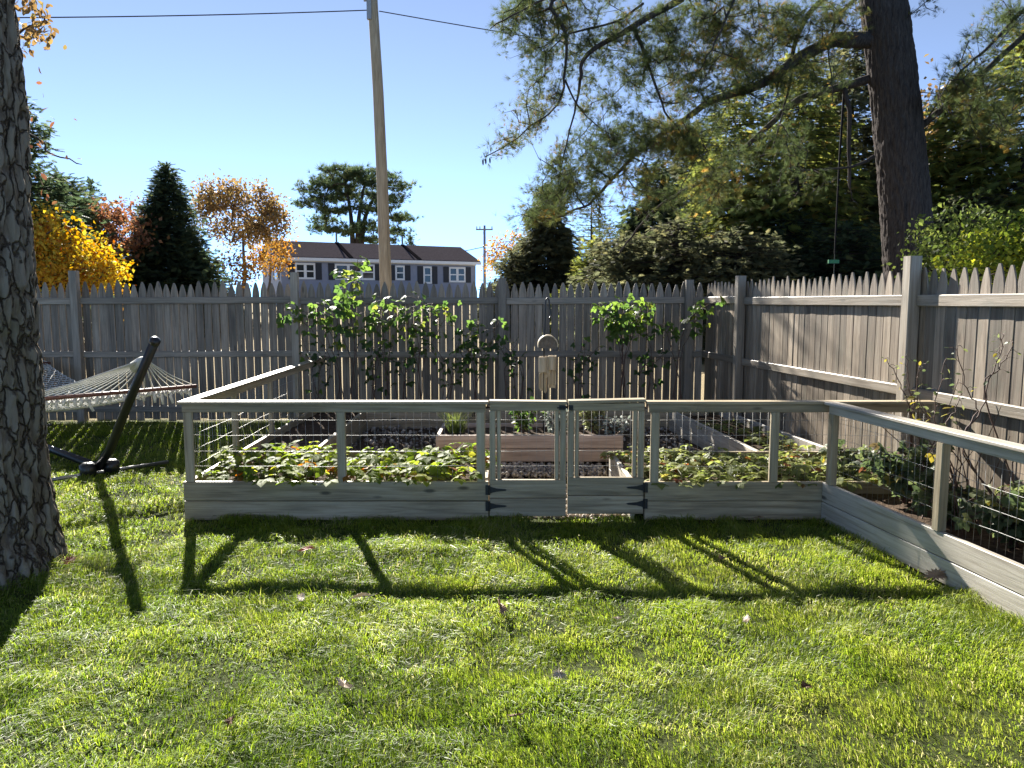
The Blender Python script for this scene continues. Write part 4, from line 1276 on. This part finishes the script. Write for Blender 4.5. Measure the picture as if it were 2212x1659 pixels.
for a_, b_, o_ in ((a0, b0, -HY), (a1, b1, HY)):
    fr = MB()
    for i in range(34):
        c = i / 33
        p = a_.lerp(b_, c) + o_ * rr.uniform(.0, .05) + Vector((0, 0, -.02))
        L_ = rr.uniform(.05, .13) if i % 2 else rr.uniform(.03, .07)
        fr.tube([p, p + Vector((rr.uniform(-.012, .012), rr.uniform(-.012, .012), -L_ * .5)), p + Vector((rr.uniform(-.015, .015), rr.uniform(-.015, .015), -L_))], [.008, .016, .011], 5)
        q = a_.lerp(b_, min(1, (i + 1) / 33)) + o_ * .03 + Vector((0, 0, -.03))
        fr.tube([p, p.lerp(q, .5) + Vector((0, 0, -.025)), q], .011, 5)
    fr.build('fringe', rope, ham, smooth=True)

# ------------------------------------------------------------------ bamboo wind chime on its hook
def chime():
    y = 7.55; x = at(1183, 780, y).x
    hk = root('shepherd_hook', (x - .03, y, .3), 'thin black garden hook standing in the planter box', 'garden hook')
    p = [(x - .035, y, .2), (x - .035, y, 1.2), tuple(at(1178, 690, y)), tuple(at(1178, 660, y)), tuple(at(1179, 648, y)), tuple(at(1182, 643, y)), tuple(at(1186, 648, y)), tuple(at(1188, 665, y)), tuple(at(1190, 680, y)), tuple(at(1188, 687, y)), tuple(at(1185, 686, y))]
    MB().tube(p, .0075, 8).build('hook', MAT['black_metal'], hk, smooth=True)
    zt = at(1183, 726, y).z; zm = at(1183, 771, y).z
    wc = root('wind_chime', (x, y, zm), 'bamboo wind chime with cut tubes hanging above the planter box', 'wind chime')
    bam = wood('pale bamboo', (.36,.27,.16), (.50,.40,.26), (.62,.52,.37), 'Z', .3, rough=.5, vary=0)
    dk = speckled('coconut shell', (.10,.08,.06), (.19,.16,.125), 30, .8, .4)
    r = .088; zc = zt - r
    prof = [(x + r * math.cos(a), zc + r * math.sin(a)) for a in np.linspace(-.35, math.pi + .35, 22)]
    MB().prism(prof, y - .045, y + .045).build('top_disc', dk, wc)
    out = [(x + (r + .012) * math.cos(a), zc + (r + .012) * math.sin(a)) for a in np.linspace(-.2, math.pi + .2, 22)]
    inn = [(x + (r + .001) * math.cos(a), zc + (r + .001) * math.sin(a)) for a in np.linspace(math.pi + .2, -.2, 22)]
    rim = MB()
    for i in range(21):
        qd = [out[i], out[i+1], inn[20 - i], inn[21 - i]]
        rim.prism(qd, y - .06, y + .06)
    rim.build('rim', bam, wc)
    MB().tube([tuple(at(1187, 686, y)), (x + .005, y, zt)], .002, 4).build('cord', plain('cord', (.1,.09,.08), .9), wc)
    def tube_cut(cx, cy, rad, z1, L, front):
        k, m = 16, 16; mb = MB(); V, F = [], []
        for sgn, rr_ in ((1, rad), (0, rad - .007)):
            for j in range(m + 1):
                t_ = j / m
                half = math.pi if t_ < .48 else math.pi * (.62 if t_ < .56 else .44 - .12 * (t_ - .56))
                z = z1 - L * t_
                for i in range(k + 1):
                    a = front + math.pi + (i / k * 2 - 1) * half
                    zz = z - (.04 * math.cos(a - front) if t_ > .95 else 0)
                    V.append((cx + rr_ * math.cos(a), cy + rr_ * math.sin(a), zz))
        for s_ in range(2):
            b_ = s_ * (m + 1) * (k + 1)
            for j in range(m):
                for i in range(k):
                    q_ = (b_ + j*(k+1)+i, b_ + j*(k+1)+i+1, b_ + (j+1)*(k+1)+i+1, b_ + (j+1)*(k+1)+i)
                    F.append(q_ if s_ else q_[::-1])
        n1 = (m + 1) * (k + 1)
        for j in range(m):
            for i in (0, k):
                F.append((j*(k+1)+i, (j+1)*(k+1)+i, n1 + (j+1)*(k+1)+i, n1 + j*(k+1)+i))
        for i in range(k): F.append((i, i+1, n1+i+1, n1+i))
        return mb.add(V, F)
    for cx, cy, L, fr_ in ((-.048, -.03, .33, -1.3), (.042, -.03, .30, -1.8), (-.04, .05, .36, 1.6), (.05, .05, .34, 1.2), (.0, .01, .38, -.2)):
        tube_cut(x + cx, y + cy, .040, zm + .005 + cx * .1, L, fr_).build('tube', bam, wc)
    MB().tube([(x + .01, y - .03, zm - .3), (x + .01, y - .03, zm - .42)], .004, 4).build('clapper', bam, wc)
chime()

# ------------------------------------------------------------------ planted things
def trifoliate(sz=1.0, ang=1.15):
    V, F = [], []
    for a, s_ in ((0, 1.0), (ang, .88), (-ang, .88)):
        k = len(V)
        for x, y, z in LEAF[0]:
            x2, y2 = x * s_ , y * s_ * 1.25
            V.append((x2 * math.cos(a) - y2 * math.sin(a), x2 * math.sin(a) + y2 * math.cos(a), z * s_ - .10 * x * x))
        F += [tuple(i + k for i in f) for f in LEAF[1]]
    return V, F
TRI = trifoliate()
MAT['straw'] = leafmat('strawberry leaves', [(0,(.20,.05,.02)),(.08,(.28,.12,.03)),(.14,(.08,.12,.02)),(.5,(.15,.20,.03)),(.85,(.24,.28,.05)),(1,(.34,.33,.06))], .52, .6, 2.0, .15)
MAT['straw_old'] = leafmat('ageing strawberry leaves', [(0,(.16,.05,.03)),(.22,(.28,.12,.05)),(.30,(.09,.11,.035)),(.6,(.16,.19,.055)),(.9,(.25,.26,.09)),(1,(.40,.28,.05))], .48, .6, 1.9, .15)
MAT['rasp'] = leafmat('raspberry leaves', [(0,(.03,.055,.018)),(.5,(.06,.105,.03)),(.85,(.11,.16,.035)),(1,(.19,.21,.045))], .55, .5, 2.3, .3)
MAT['cane'] = plain('brown cane', (.085,.045,.03), .7)
MAT['stem'] = plain('green stem', (.09,.10,.035), .6)

def rosette(n, h, rad, sz, seed, lying=.3):
    r_ = np.random.default_rng(seed)
    C, X, U, S = [], [], [], []; mb = MB()
    for i in range(n):
        a = r_.uniform(0, 6.28); q_ = rad * math.sqrt(r_.random()); z = h * r_.uniform(.35, 1.0) * (1 - .35 * q_ / rad)
        tip = np.array((q_ * math.cos(a), q_ * math.sin(a), z))
        mb.tube([(0, 0, 0), tip * (.45, .45, .75), tip], [.0022, .002, .0018], 3, cap=False)
        C.append(tip); X.append((math.cos(a), math.sin(a), r_.uniform(-.5, .35))); U.append(np.array((0, 0, 1.0)) + r_.normal(size=3) * lying); S.append(sz * r_.uniform(.7, 1.25))
    C, X, U, S = map(np.array, (C, X, U, S))
    V, F, T = scatter(*TRI, C, frames(X, U), S, np.clip(r_.beta(2, 2, n), 0, 1))
    return fast_mesh('leaves', V, F, T), mb.mesh('stems')

def plant_kind(mat, specs):
    out = []
    for s in specs:
        l, st_ = rosette(*s)
        l.materials.append(MAT[mat]); st_.materials.append(MAT['stem'])
        out.append((l, st_))
    return out
kinds_a = plant_kind('straw', [(17, .17, .17, .066, 1), (20, .19, .19, .070, 2), (15, .15, .15, .062, 3), (18, .22, .17, .076, 4)])
kinds_b = plant_kind('straw_old', [(18, .13, .17, .058, 11), (21, .15, .19, .062, 12), (16, .12, .16, .054, 13)])
def put(kind, x, y, z, rot, sc, name, label, group):
    o = root(name, (x, y, z), label, 'plant', group)
    o.rotation_euler = (0, 0, rot); o.scale = (sc, sc, sc)
    for nm, me in zip(('leaves', 'stems'), kind):
        c = bpy.data.objects.new(nm, me); COL.objects.link(c); c.parent = o
rr = random.Random(21)
for iy in range(4):
    for ix in range(10):
        x = XL + .17 + ix * .215 + rr.uniform(-.05, .05); y = FY + .15 + iy * .25 + rr.uniform(-.06, .06)
        if x > XG0 - .12: continue
        if iy == 3 and ix < 5 and rr.random() < .5: continue
        put(kinds_a[rr.randrange(4)], x, y, .225, rr.uniform(0, 6.28), rr.uniform(.85, 1.25), 'strawberry_plant',
            'bright green strawberry plant in the crowded bed between corner post and left gate', 'strawberry plants left of the gates')
for iy in range(4):
    for ix in range(9):
        x = 1.04 + ix * .215 + rr.uniform(-.05, .05); y = FY + .15 + iy * .26 + rr.uniform(-.06, .06)
        if x > FX(y) - .18: continue
        put(kinds_b[rr.randrange(3)], x, y, .225, rr.uniform(0, 6.28), rr.uniform(.9, 1.3), 'strawberry_plant',
            'reddening strawberry plant in the bed right of the right gate', 'strawberry plants right of the gates')
for k in range(9):
    y = 6.8 + k * .2; x = 2.5 - .1 * (y - 6.6) + rr.uniform(-.2, .2)
    put(kinds_b[rr.randrange(3)], x, y, .215, rr.uniform(0, 6.28), rr.uniform(.7, 1.1), 'strawberry_plant',
        'reddening strawberry plant between the pale boards by the side fence', 'strawberry plants by the side fence')

def cane_plant(name, label, base, canes, leaf, mat='rasp', per=3, group=None, tint=None, cane_r=.006, twig=.12, start=.35, tmpl=None, droop=.35):
    """canes: list of world polylines; leaves hang along the upper part of each."""
    o = root(name, base, label, 'plant', group)
    mb = MB(); C, X, U, S = [], [], [], []
    for pts in canes:
        sk = Skel(400)
        ids = sk.path(pts, -1, cane_r, cane_r * .4, 6, wob=.006)
        mb.tube(sk.p[ids], sk.r[ids], 5)
        m = len(ids)
        for i in range(int(m * start), m):
            for _ in range(per):
                p = sk.p[ids[i]]
                d = rng.normal(size=3) * (1, .8, .5); d /= np.linalg.norm(d)
                L = twig * rng.uniform(.4, 1.3)
                q = p + d * L
                mb.tube([p, p + d * L * .5 + np.array((0, 0, .01)), q], [.002, .0017, .0013], 3, cap=False)
                C.append(q); X.append(d + np.array((0, 0, -droop - .4 * rng.random()))); U.append(np.array((0, -.2, 1.0)) + rng.normal(size=3) * .55); S.append(leaf * rng.uniform(.6, 1.25))
    C, X, U, S = map(np.array, (C, X, U, S))
    V, F, T = scatter(*(tmpl or TRI), C, frames(X, U), S, np.clip(rng.normal(.5, .24, len(C)) if tint is None else rng.normal(tint, .2, len(C)), 0, 1))
    mb.build('canes', MAT['cane'], o, smooth=True)
    link('leaves', fast_mesh('leaves', V, F, T), MAT[mat], o)
    return o

def U3(u, v, y): return np.array(W(u, v, y))
def rasp(label, y, bu, canes, leaf=.085, per=3, **kw):
    b = at(bu, 880, y)
    base = (b.x, y, .2)
    polys = []
    for c in canes:
        polys.append([np.array((b.x + rng.uniform(-.08, .08), y, .2))] + [U3(u, v, y + rng.uniform(-.12, .12)) for u, v in c])
    return cane_plant('raspberry_plant', label, base, polys, leaf, per=per, **kw)
rasp('raspberry with a bright leaf cluster in front of the second fence post', 9.35, 735, [[(735, 780), (700, 700), (640, 668)], [(730, 790), (690, 690), (690, 655)], [(728, 800), (660, 700), (622, 690)]], .085, 2, start=.62, tint=.68)  # raised tint: sunlight on the tips put into the leaf colour
rasp('tallest raspberry cane rising above the fence before the house', 9.35, 770, [[(765, 760), (760, 660), (775, 562)], [(770, 770), (745, 650), (752, 590)], [(765, 780), (790, 690), (768, 600)], [(760, 780), (730, 700), (735, 640)]], .095, 2, start=.5, tint=.68)
rasp('raspberry with leaves at rail height right of the tallest cane', 9.3, 835, [[(832, 760), (825, 690), (835, 645)], [(840, 770), (860, 700), (845, 660)], [(830, 780), (815, 720), (820, 690)]], .075, 2, start=.5, tint=.68)
rasp('raspberry with upright leafy tips left of the middle fence post', 9.3, 905, [[(905, 760), (895, 690), (905, 640)], [(905, 770), (925, 700), (935, 655)], [(900, 780), (880, 720), (885, 665)], [(915, 780), (950, 710), (965, 665)]], .078, 2, start=.5, tint=.68)
rasp('shaded raspberry in front of the middle fence post', 9.2, 1030, [[(1025, 800), (1010, 740), (1030, 700)], [(1035, 800), (1060, 740), (1075, 700)], [(1020, 810), (990, 750), (1000, 715)], [(1030, 820), (1040, 770), (1020, 740)]], .07, 2, start=.4)
rasp('spreading raspberry with a bright crown near the fence corner', 9.3, 1345, [[(1345, 770), (1335, 700), (1300, 660)], [(1345, 770), (1350, 700), (1335, 645)], [(1350, 770), (1375, 690), (1400, 650)], [(1345, 780), (1320, 710), (1300, 690)], [(1350, 780), (1370, 720), (1385, 690)], [(1345, 780), (1345, 720), (1360, 668)]], .08, 3, start=.58, tint=.68)
rasp('raspberry arching past the corner post', 9.3, 1465, [[(1465, 780), (1490, 690), (1550, 650)], [(1470, 780), (1500, 700), (1520, 662)], [(1460, 790), (1440, 720), (1425, 700)]], .075, 2, start=.55, tint=.68)
for k, (u, l) in enumerate(((800, 'shaded low raspberry thicket below the tallest cane'), (870, 'shaded low raspberry thicket left of the middle post'), (960, 'shaded low raspberry thicket beside the middle post'), (1110, 'shaded low raspberry just right of the middle post'), (1250, 'shaded low raspberry between chime and bright crown'), (1400, 'shaded low raspberry below the corner raspberries'), (690, 'shaded low raspberry by the left rail end'))):
    rasp(l, 9.4, u, [[(u + rng.uniform(-25, 25), 800), (u + rng.uniform(-45, 45), rng.uniform(715, 780))] for _ in range(4)], .062, 1, start=.35, tint=.3)

# --- herbs in the planter box
def blades(name, label, x, y, z, n, h, spread, w, mat, curl=.35):
    o = root(name, (x, y, z), label, 'plant')
    V, F, T = [], [], []
    for i in range(n):
        a = rng.uniform(0, 6.28); b = np.array((math.cos(a), math.sin(a), 0)) * spread * rng.random()
        p = np.array((x, y, z)) + b * .6
        d = np.array((math.cos(a) * curl * rng.random(), math.sin(a) * curl * rng.random(), 1)); d /= np.linalg.norm(d)
        L = h * rng.uniform(.55, 1.1); s_ = np.array((-math.sin(a + 1), math.cos(a + 1), 0)) * w
        k = len(V)
        V += [p - s_, p + s_, p + d * L * .6 + s_ * .7, p + d * L * .6 - s_ * .7, p + d * L + np.array((math.cos(a), math.sin(a), -.3)) * L * .2]
        F += [(k, k+1, k+2), (k, k+2, k+3), (k+3, k+2, k+4)]; T += [rng.random()] * 5
    link('leaves', fast_mesh('leaves', np.array(V), np.array(F), np.array(T)), MAT[mat], o)
MAT['sage'] = leafmat('grey sage leaves', [(0,(.12,.15,.12)),(.5,(.24,.27,.23)),(1,(.38,.40,.36))], .3, .6, 1.2)
MAT['rosemary'] = leafmat('lavender leaves', [(0,(.12,.15,.06)),(.5,(.23,.25,.10)),(1,(.36,.35,.16))], .35, .6, 1.4)
hy = 7.45; hz = .31
blades('chive_plant', 'clump of grassy green chives at the left end of the planter box', at(985, 930, hy).x, hy, hz, 150, .27, .14, .0028, 'green', .55)
def bushlet(name, label, u, y, h, rad, n, leaf, mat, tmpl=LEAF, per=7, tint=None):
    b = at(u, 935, y)
    canes = []
    for i in range(n):
        a = rng.uniform(0, 6.28); q_ = rad * math.sqrt(rng.random())
        canes.append([np.array((b.x, y, hz)), np.array((b.x + math.cos(a) * q_ * .5, y + math.sin(a) * q_ * .5, hz + h * .5)), np.array((b.x + math.cos(a) * q_, y + math.sin(a) * q_, hz + h * rng.uniform(.7, 1.1)))])
    return cane_plant(name, label, (b.x, y, hz), canes, leaf, mat, per, cane_r=.003, twig=.03, start=.3, tmpl=tmpl, droop=-.1, tint=tint)
bushlet('sage_plant', 'leafy green herb in the middle of the planter box', 1130, 7.42, .30, .17, 12, .055, 'rasp', per=2)
bushlet('sage_plant', 'dusty grey-leaved herb behind the meeting of the gates', 1205, 7.38, .22, .15, 14, .042, 'sage', per=3)
bushlet('lavender_plant', 'upright pale yellow-green lavender in the planter box', 1280, 7.42, .30, .13, 22, .035, 'rosemary', per=5)
bushlet('wormwood_plant', 'silvery herb spilling over the right end of the planter box', 1325, 7.27, .16, .17, 14, .04, 'sage', per=3)

# --- brambles in the arm on the right
def low_bush(label, x, y, h, rad, n, leaf, mat, per=2, group=None, tint=None):
    canes = []
    for i in range(n):
        a = rng.uniform(0, 6.28); q_ = rad * math.sqrt(rng.random())
        canes.append([np.array((x, y, .19)), np.array((x + math.cos(a) * q_ * .6, y + math.sin(a) * q_ * .6, .19 + h * .6)), np.array((x + math.cos(a) * q_, y + math.sin(a) * q_, .19 + h * rng.uniform(.35, 1.0)))])
    return cane_plant('bramble_plant', label, (x, y, .19), canes, leaf, mat, per, cane_r=.004, twig=.06, start=.3, tint=tint, group=group)
MAT['bramble'] = leafmat('bramble leaves', [(0,(.12,.05,.03)),(.12,(.05,.07,.03)),(.5,(.085,.115,.05)),(.88,(.16,.17,.07)),(1,(.28,.23,.05))], .45, .5, 1.7, .3)
for x, y, h, rad, n, l in ((2.72, 5.2, .42, .24, 13, 'grey-green bramble inside the corner where rail and arm meet'),
        (2.78, 4.7, .30, .22, 10, 'low bramble between the corner and the second arm post'),
        (2.85, 4.25, .36, .24, 13, 'bramble mound beside the second arm post'),
        (2.95, 3.75, .34, .26, 14, 'dark bramble mound right of the second arm post'),
        (2.98, 3.3, .40, .28, 15, 'leafy bramble cut by the right edge'),
        (2.60, 5.9, .26, .2, 9, 'bramble leaning from the bed behind the corner'),
        (3.0, 2.8, .35, .25, 10, 'bramble behind the arm beyond the right edge')):
    low_bush(l, x, y, h * 1.1, rad * 1.15, int(n * 1.6), .055, 'bramble')
def tall_cane(label, base, polys, leaf, per, mat='bramble', start=.4, tint=.7):
    cane_plant('bramble_cane', label, base, [[np.array(base)] + [U3(*q_) for q_ in p] for p in polys], leaf, mat, per, cane_r=.0055, twig=.035, start=start, tmpl=LEAF, droop=-.05, tint=tint)
tall_cane('thin cane with small leaves before the big side fence post', (2.78, 5.25, .19), [[(1965, 900, 5.2), (1945, 830, 5.2), (1915, 775, 5.2)], [(1970, 900, 5.2), (1962, 830, 5.2), (1960, 765, 5.2)], [(1968, 910, 5.2), (1975, 850, 5.2), (1985, 790, 5.2)]], .035, 1)
tall_cane('cane with bright yellow leaves right of the big side fence post', (2.92, 4.75, .19), [[(2035, 960, 4.7), (2020, 880, 4.7), (2045, 775, 4.7)], [(2030, 960, 4.7), (2005, 900, 4.7), (1985, 860, 4.7)], [(2040, 950, 4.7), (2060, 890, 4.7), (2075, 850, 4.7)]], .045, 1, tint=.85, start=.35)
tall_cane('tall forked bare twig with few leaves in front of the side fence', (3.02, 4.3, .19), [[(2085, 980, 4.3), (2120, 880, 4.3), (2160, 770, 4.3), (2165, 720, 4.3)], [(2085, 980, 4.3), (2110, 890, 4.3), (2085, 830, 4.3), (2065, 745, 4.3)], [(2130, 860, 4.3), (2165, 790, 4.3), (2190, 735, 4.3)]], .03, 1, start=.62, tint=.68)
bare = root('bramble_cane', (2.9, 4.6, .19), 'tangle of leafless brown canes behind the arm rail', 'plant')
mb = MB()
for i in range(26):
    x0 = rng.uniform(2.6, 3.0); y0 = rng.uniform(3.2, 5.3); h = rng.uniform(.3, .95)
    mb.tube([(x0, y0, .19), (x0 + rng.normal() * .06, y0 + rng.normal() * .06, .19 + h * .5), (x0 + rng.normal() * .16, y0 + rng.normal() * .16, .19 + h)], [.005, .004, .002], 4, cap=False)
mb.build('canes', MAT['cane'], bare)

# ------------------------------------------------------------------ lawn
def lawn():
    def region(n, x0, x1, y0, y1):
        return rng.uniform(x0, x1, n), rng.uniform(y0, y1, n)
    parts = []
    dens = [(-3.6, 3.0, 1.6, 2.3, 5000), (-3.0, 3.4, 2.3, 3.2, 21000), (-4.2, 3.3, 3.2, 4.2, 17000), (-5.4, 2.7, 4.2, 5.48, 12000), (-7.4, -2.38, 5.48, 7.4, 6500), (-8.5, -2.38, 7.4, 10.0, 3200)]
    for x0, x1, y0, y1, d in dens:
        parts.append(region(int(d * (x1 - x0) * (y1 - y0)), x0, x1, y0, y1))
    x = np.concatenate([p[0] for p in parts]); y = np.concatenate([p[1] for p in parts])
    big = vnoise(x * 1.6 + 50, y * 1.6 + 50, 11); mid = vnoise(x * 5 + 50, y * 5 + 50, 12); fin = vnoise(x * 14 + 50, y * 14 + 50, 13)
    cl = .35 * big + .35 * mid + .30 * fin
    ok = (np.abs(x) < y * .72 + .9) & (x < ARM(y) - .03) & ((x - OX) ** 2 + (y - OY) ** 2 > .40 ** 2) & (rng.random(len(x)) < np.clip(.15 + 2.1 * (cl - .22), .10, 1))
    x, y, big, mid, fin, cl = (a[ok] for a in (x, y, big, mid, fin, cl))
    n = len(x)
    far_ = np.clip((y - 2.3) / 5, 0, 1)
    ang = 6.283 * vnoise(x * 2.4 + 50, y * 2.4 + 50, 14) * 1.5 + rng.normal(size=n) * .9
    edge = np.exp(-np.abs(x - ARM(y) + .05) / .06) + np.exp(-np.abs(y - 5.46) / .05) * (x > XL)
    root_ = np.exp(-np.abs(np.hypot(x - OX, y - OY) - .46) / .06)
    h = (.017 + .026 * cl + .012 * mid * big + .04 * root_) * rng.uniform(.6, 1.35, n) * (1 + .5 * np.clip(edge, 0, 1)) * (1 + .35 * far_)
    h = np.where(rng.random(n) < .07, h * 1.4, h)
    lean = rng.uniform(.3, 1.7, n) * (1.15 - .5 * fin)
    wid = rng.uniform(.0008, .0017, n) * (1 + 1.0 * far_)
    d = np.stack([np.cos(ang), np.sin(ang), np.zeros(n)], 1)
    s_ = np.stack([-np.sin(ang + rng.normal(size=n) * .7), np.cos(ang + rng.normal(size=n) * .7), rng.normal(size=n) * .25], 1) * wid[:, None]
    p = np.stack([x, y, lump(x, y) - .004], 1)
    z = np.array((0, 0, 1.0))
    m = p + d * (h * lean * .30)[:, None] + z * (h * .66)[:, None]
    t = p + d * (h * lean * 1.05)[:, None] + z * (h * np.clip(1.05 - .33 * lean, .45, 1.1))[:, None]
    V = np.stack([p - s_, p + s_, m - s_ * .85, m + s_ * .85, t], 1).reshape(-1, 3)
    b = (np.arange(n) * 5)[:, None, None]
    F = (np.array([(0,1,3),(0,3,2),(2,3,4)])[None] + b).reshape(-1, 3)
    tint = np.clip(-.02 + .9 * (.4 * vnoise(x * 1.1 + 9, y * 1.1 + 9, 15) + .35 * vnoise(x * 4.5 + 9, y * 4.5 + 9, 16) + .25 * fin) + rng.normal(size=n) * .2, 0, .9)
    tint = np.where(rng.random(n) < .025 + .09 * (vnoise(x * 2.2 + 3, y * 2.2 + 3, 18) > .68), rng.uniform(.92, 1.0, n), tint)
    gm = leafmat('lawn grass', [(0,(.05,.085,.013)),(.25,(.105,.16,.02)),(.5,(.17,.22,.032)),(.8,(.255,.29,.055)),(.9,(.28,.29,.08)),(1,(.42,.38,.21))], .48, .45, 2.15, .25)
    o = link('grass', fast_mesh('grass', V, F, np.repeat(tint, 5)), gm)
    tag(o, 'short sunlit green lawn grass in front of the raised beds', 'grass', kind='stuff')
    # clover among the grass
    n = 34000
    x = rng.uniform(-3.4, 3.0, n); y = rng.uniform(1.8, 5.4, n)
    k = vnoise(x * 1.3 + 20, y * 1.3 + 20, 31) * .7 + vnoise(x * 4 + 20, y * 4 + 20, 32) * .3 + np.clip(-x * .08, -.1, .25)
    ok = (k > .47) & (np.abs(x) < y * .72 + .5) & (x < ARM(y) - .05) & ((x - OX) ** 2 + (y - OY) ** 2 > .2)
    x, y = x[ok], y[ok]; n = len(x)
    TV, TF = [], []
    for a in (0, 2.09, 4.19):
        q_ = len(TV)
        for r_, b_ in ((0, 0), (.75, .55), (1.0, .18), (1.0, -.18), (.75, -.55)):
            TV.append((r_ * math.cos(a + b_), r_ * math.sin(a + b_), .12 * r_))
        TF += [(q_, q_+1, q_+2), (q_, q_+2, q_+3), (q_, q_+3, q_+4)]
    c = np.stack([x, y, lump(x, y) + rng.uniform(.014, .036, n)], 1)
    V, F, T = scatter(TV, TF, c, frames(rand_dirs(n) * (1, 1, .2), np.array((0, 0, 1.0)) + rng.normal(size=(n, 3)) * .35), rng.uniform(.005, .0095, n), np.clip(rng.normal(.5, .25, n), 0, 1))
    cm = leafmat('clover leaves', [(0,(.06,.11,.02)),(.5,(.12,.19,.03)),(1,(.22,.28,.05))], .55, .7, 2.0, .15)
    tag(link('clover', fast_mesh('clover', V, F, T), cm), 'small round clover leaves scattered through the lawn', 'clover', kind='stuff')
lawn()

# --- fallen leaves and pine needles on the lawn
def lobed(sz, seed, mat, lobes=7):
    r_ = random.Random(seed); pts = []
    n = lobes * 2 + 1
    for i in range(n * 2):
        a = 2 * math.pi * i / (n * 2)
        r = (1.0 if i % 2 == 0 else .55) * r_.uniform(.8, 1.1)
        pts.append((math.cos(a) * r * sz, math.sin(a) * r * sz * .62))
    V = [(0, 0, 0)] + [(x, y, .35 * sz * math.sin(x / sz * 2.2 + seed) * .5 + .3 * abs(y)) for x, y in pts]
    k = len(pts)
    V += [(x, y, z - .0015) for x, y, z in V]
    F = [(0, i + 1, (i + 1) % k + 1) for i in range(k)] + [(k + 1, k + 1 + (i + 1) % k + 1, k + 1 + i + 1) for i in range(k)]
    F += [(i + 1, k + 2 + i, k + 2 + (i + 1) % k, (i + 1) % k + 1) for i in range(k)]
    mb = MB().add(V, F)
    mb.tube([(-sz, 0, V[1][2] * 0), (-sz * 1.4, .01, .006)], .0012, 4)
    return mb
lm = {k: leafmat(k + ' fallen leaf', [(0, c), (1, c)], .25, .6, 1.3) for k, c in (('red', (.34,.075,.03)), ('tan', (.36,.23,.14)), ('pale', (.52,.44,.34)), ('brown', (.16,.085,.045)))}
for i, (u, v, s, k, tilt, l) in enumerate(((663, 1197, .050, 'red', .2, 'red fallen leaf on the lawn below the left bed'),
    (1081, 1330, .060, 'tan', .9, 'curled tan fallen leaf standing in the lawn below the gates'),
    (780, 1303, .050, 'pale', .35, 'pale fallen leaf at the end of the second post shadow'),
    (652, 1306, .036, 'pale', .3, 'small pale fallen leaf just left of the other pale leaf'),
    (1208, 1471, .040, 'pale', .5, 'whitish crumpled fallen leaf in the middle of the lawn'),
    (745, 1497, .045, 'pale', .3, 'whitish fallen leaf in the clover at lower left'),
    (1115, 1567, .036, 'brown', .4, 'small brown fallen leaf near the bottom centre'),
    (2022, 1252, .065, 'tan', .8, 'large tan fallen oak leaf by the pale board wall'),
    (1560, 1212, .040, 'tan', .2, 'thin tan fallen leaf on the lawn right of the gates'),
    (1637, 1126, .040, 'tan', .3, 'fallen leaf in the shade below the right bed'),
    (1612, 1352, .030, 'pale', .5, 'tiny pale fallen leaf on the lawn at right'),
    (1334, 1347, .018, 'pale', .2, 'tiny white petal-like leaf near the curled tan leaf'),
    (150, 1225, .05, 'red', .5, 'rust leaf lying at the foot of the big trunk'),
    (128, 1212, .045, 'red', .9, 'second rust leaf leaning on the big trunk'),
    (500, 1578, .035, 'brown', .4, 'small brown fallen leaf at lower left'),
    (1740, 1500, .03, 'brown', .3, 'small brown fallen leaf in the lawn at lower right'))):
    a = math.atan((v - 829.5) / FPX) + PITCH
    y = CAM_Z / math.tan(a) * .985
    p = at(u, v, y)
    Mx = Matrix.Translation((p.x, p.y, float(lump(p.x, p.y)) + .042 + s * .3)) @ Matrix.Rotation(i * 1.7, 4, 'Z') @ Matrix.Rotation(tilt, 4, 'X')
    o = lobed(s * 1.2, i, None).build('fallen_leaf', lm[k], None, matrix=Mx)
    tag(o, l, 'leaf', 'fallen leaves on the lawn')
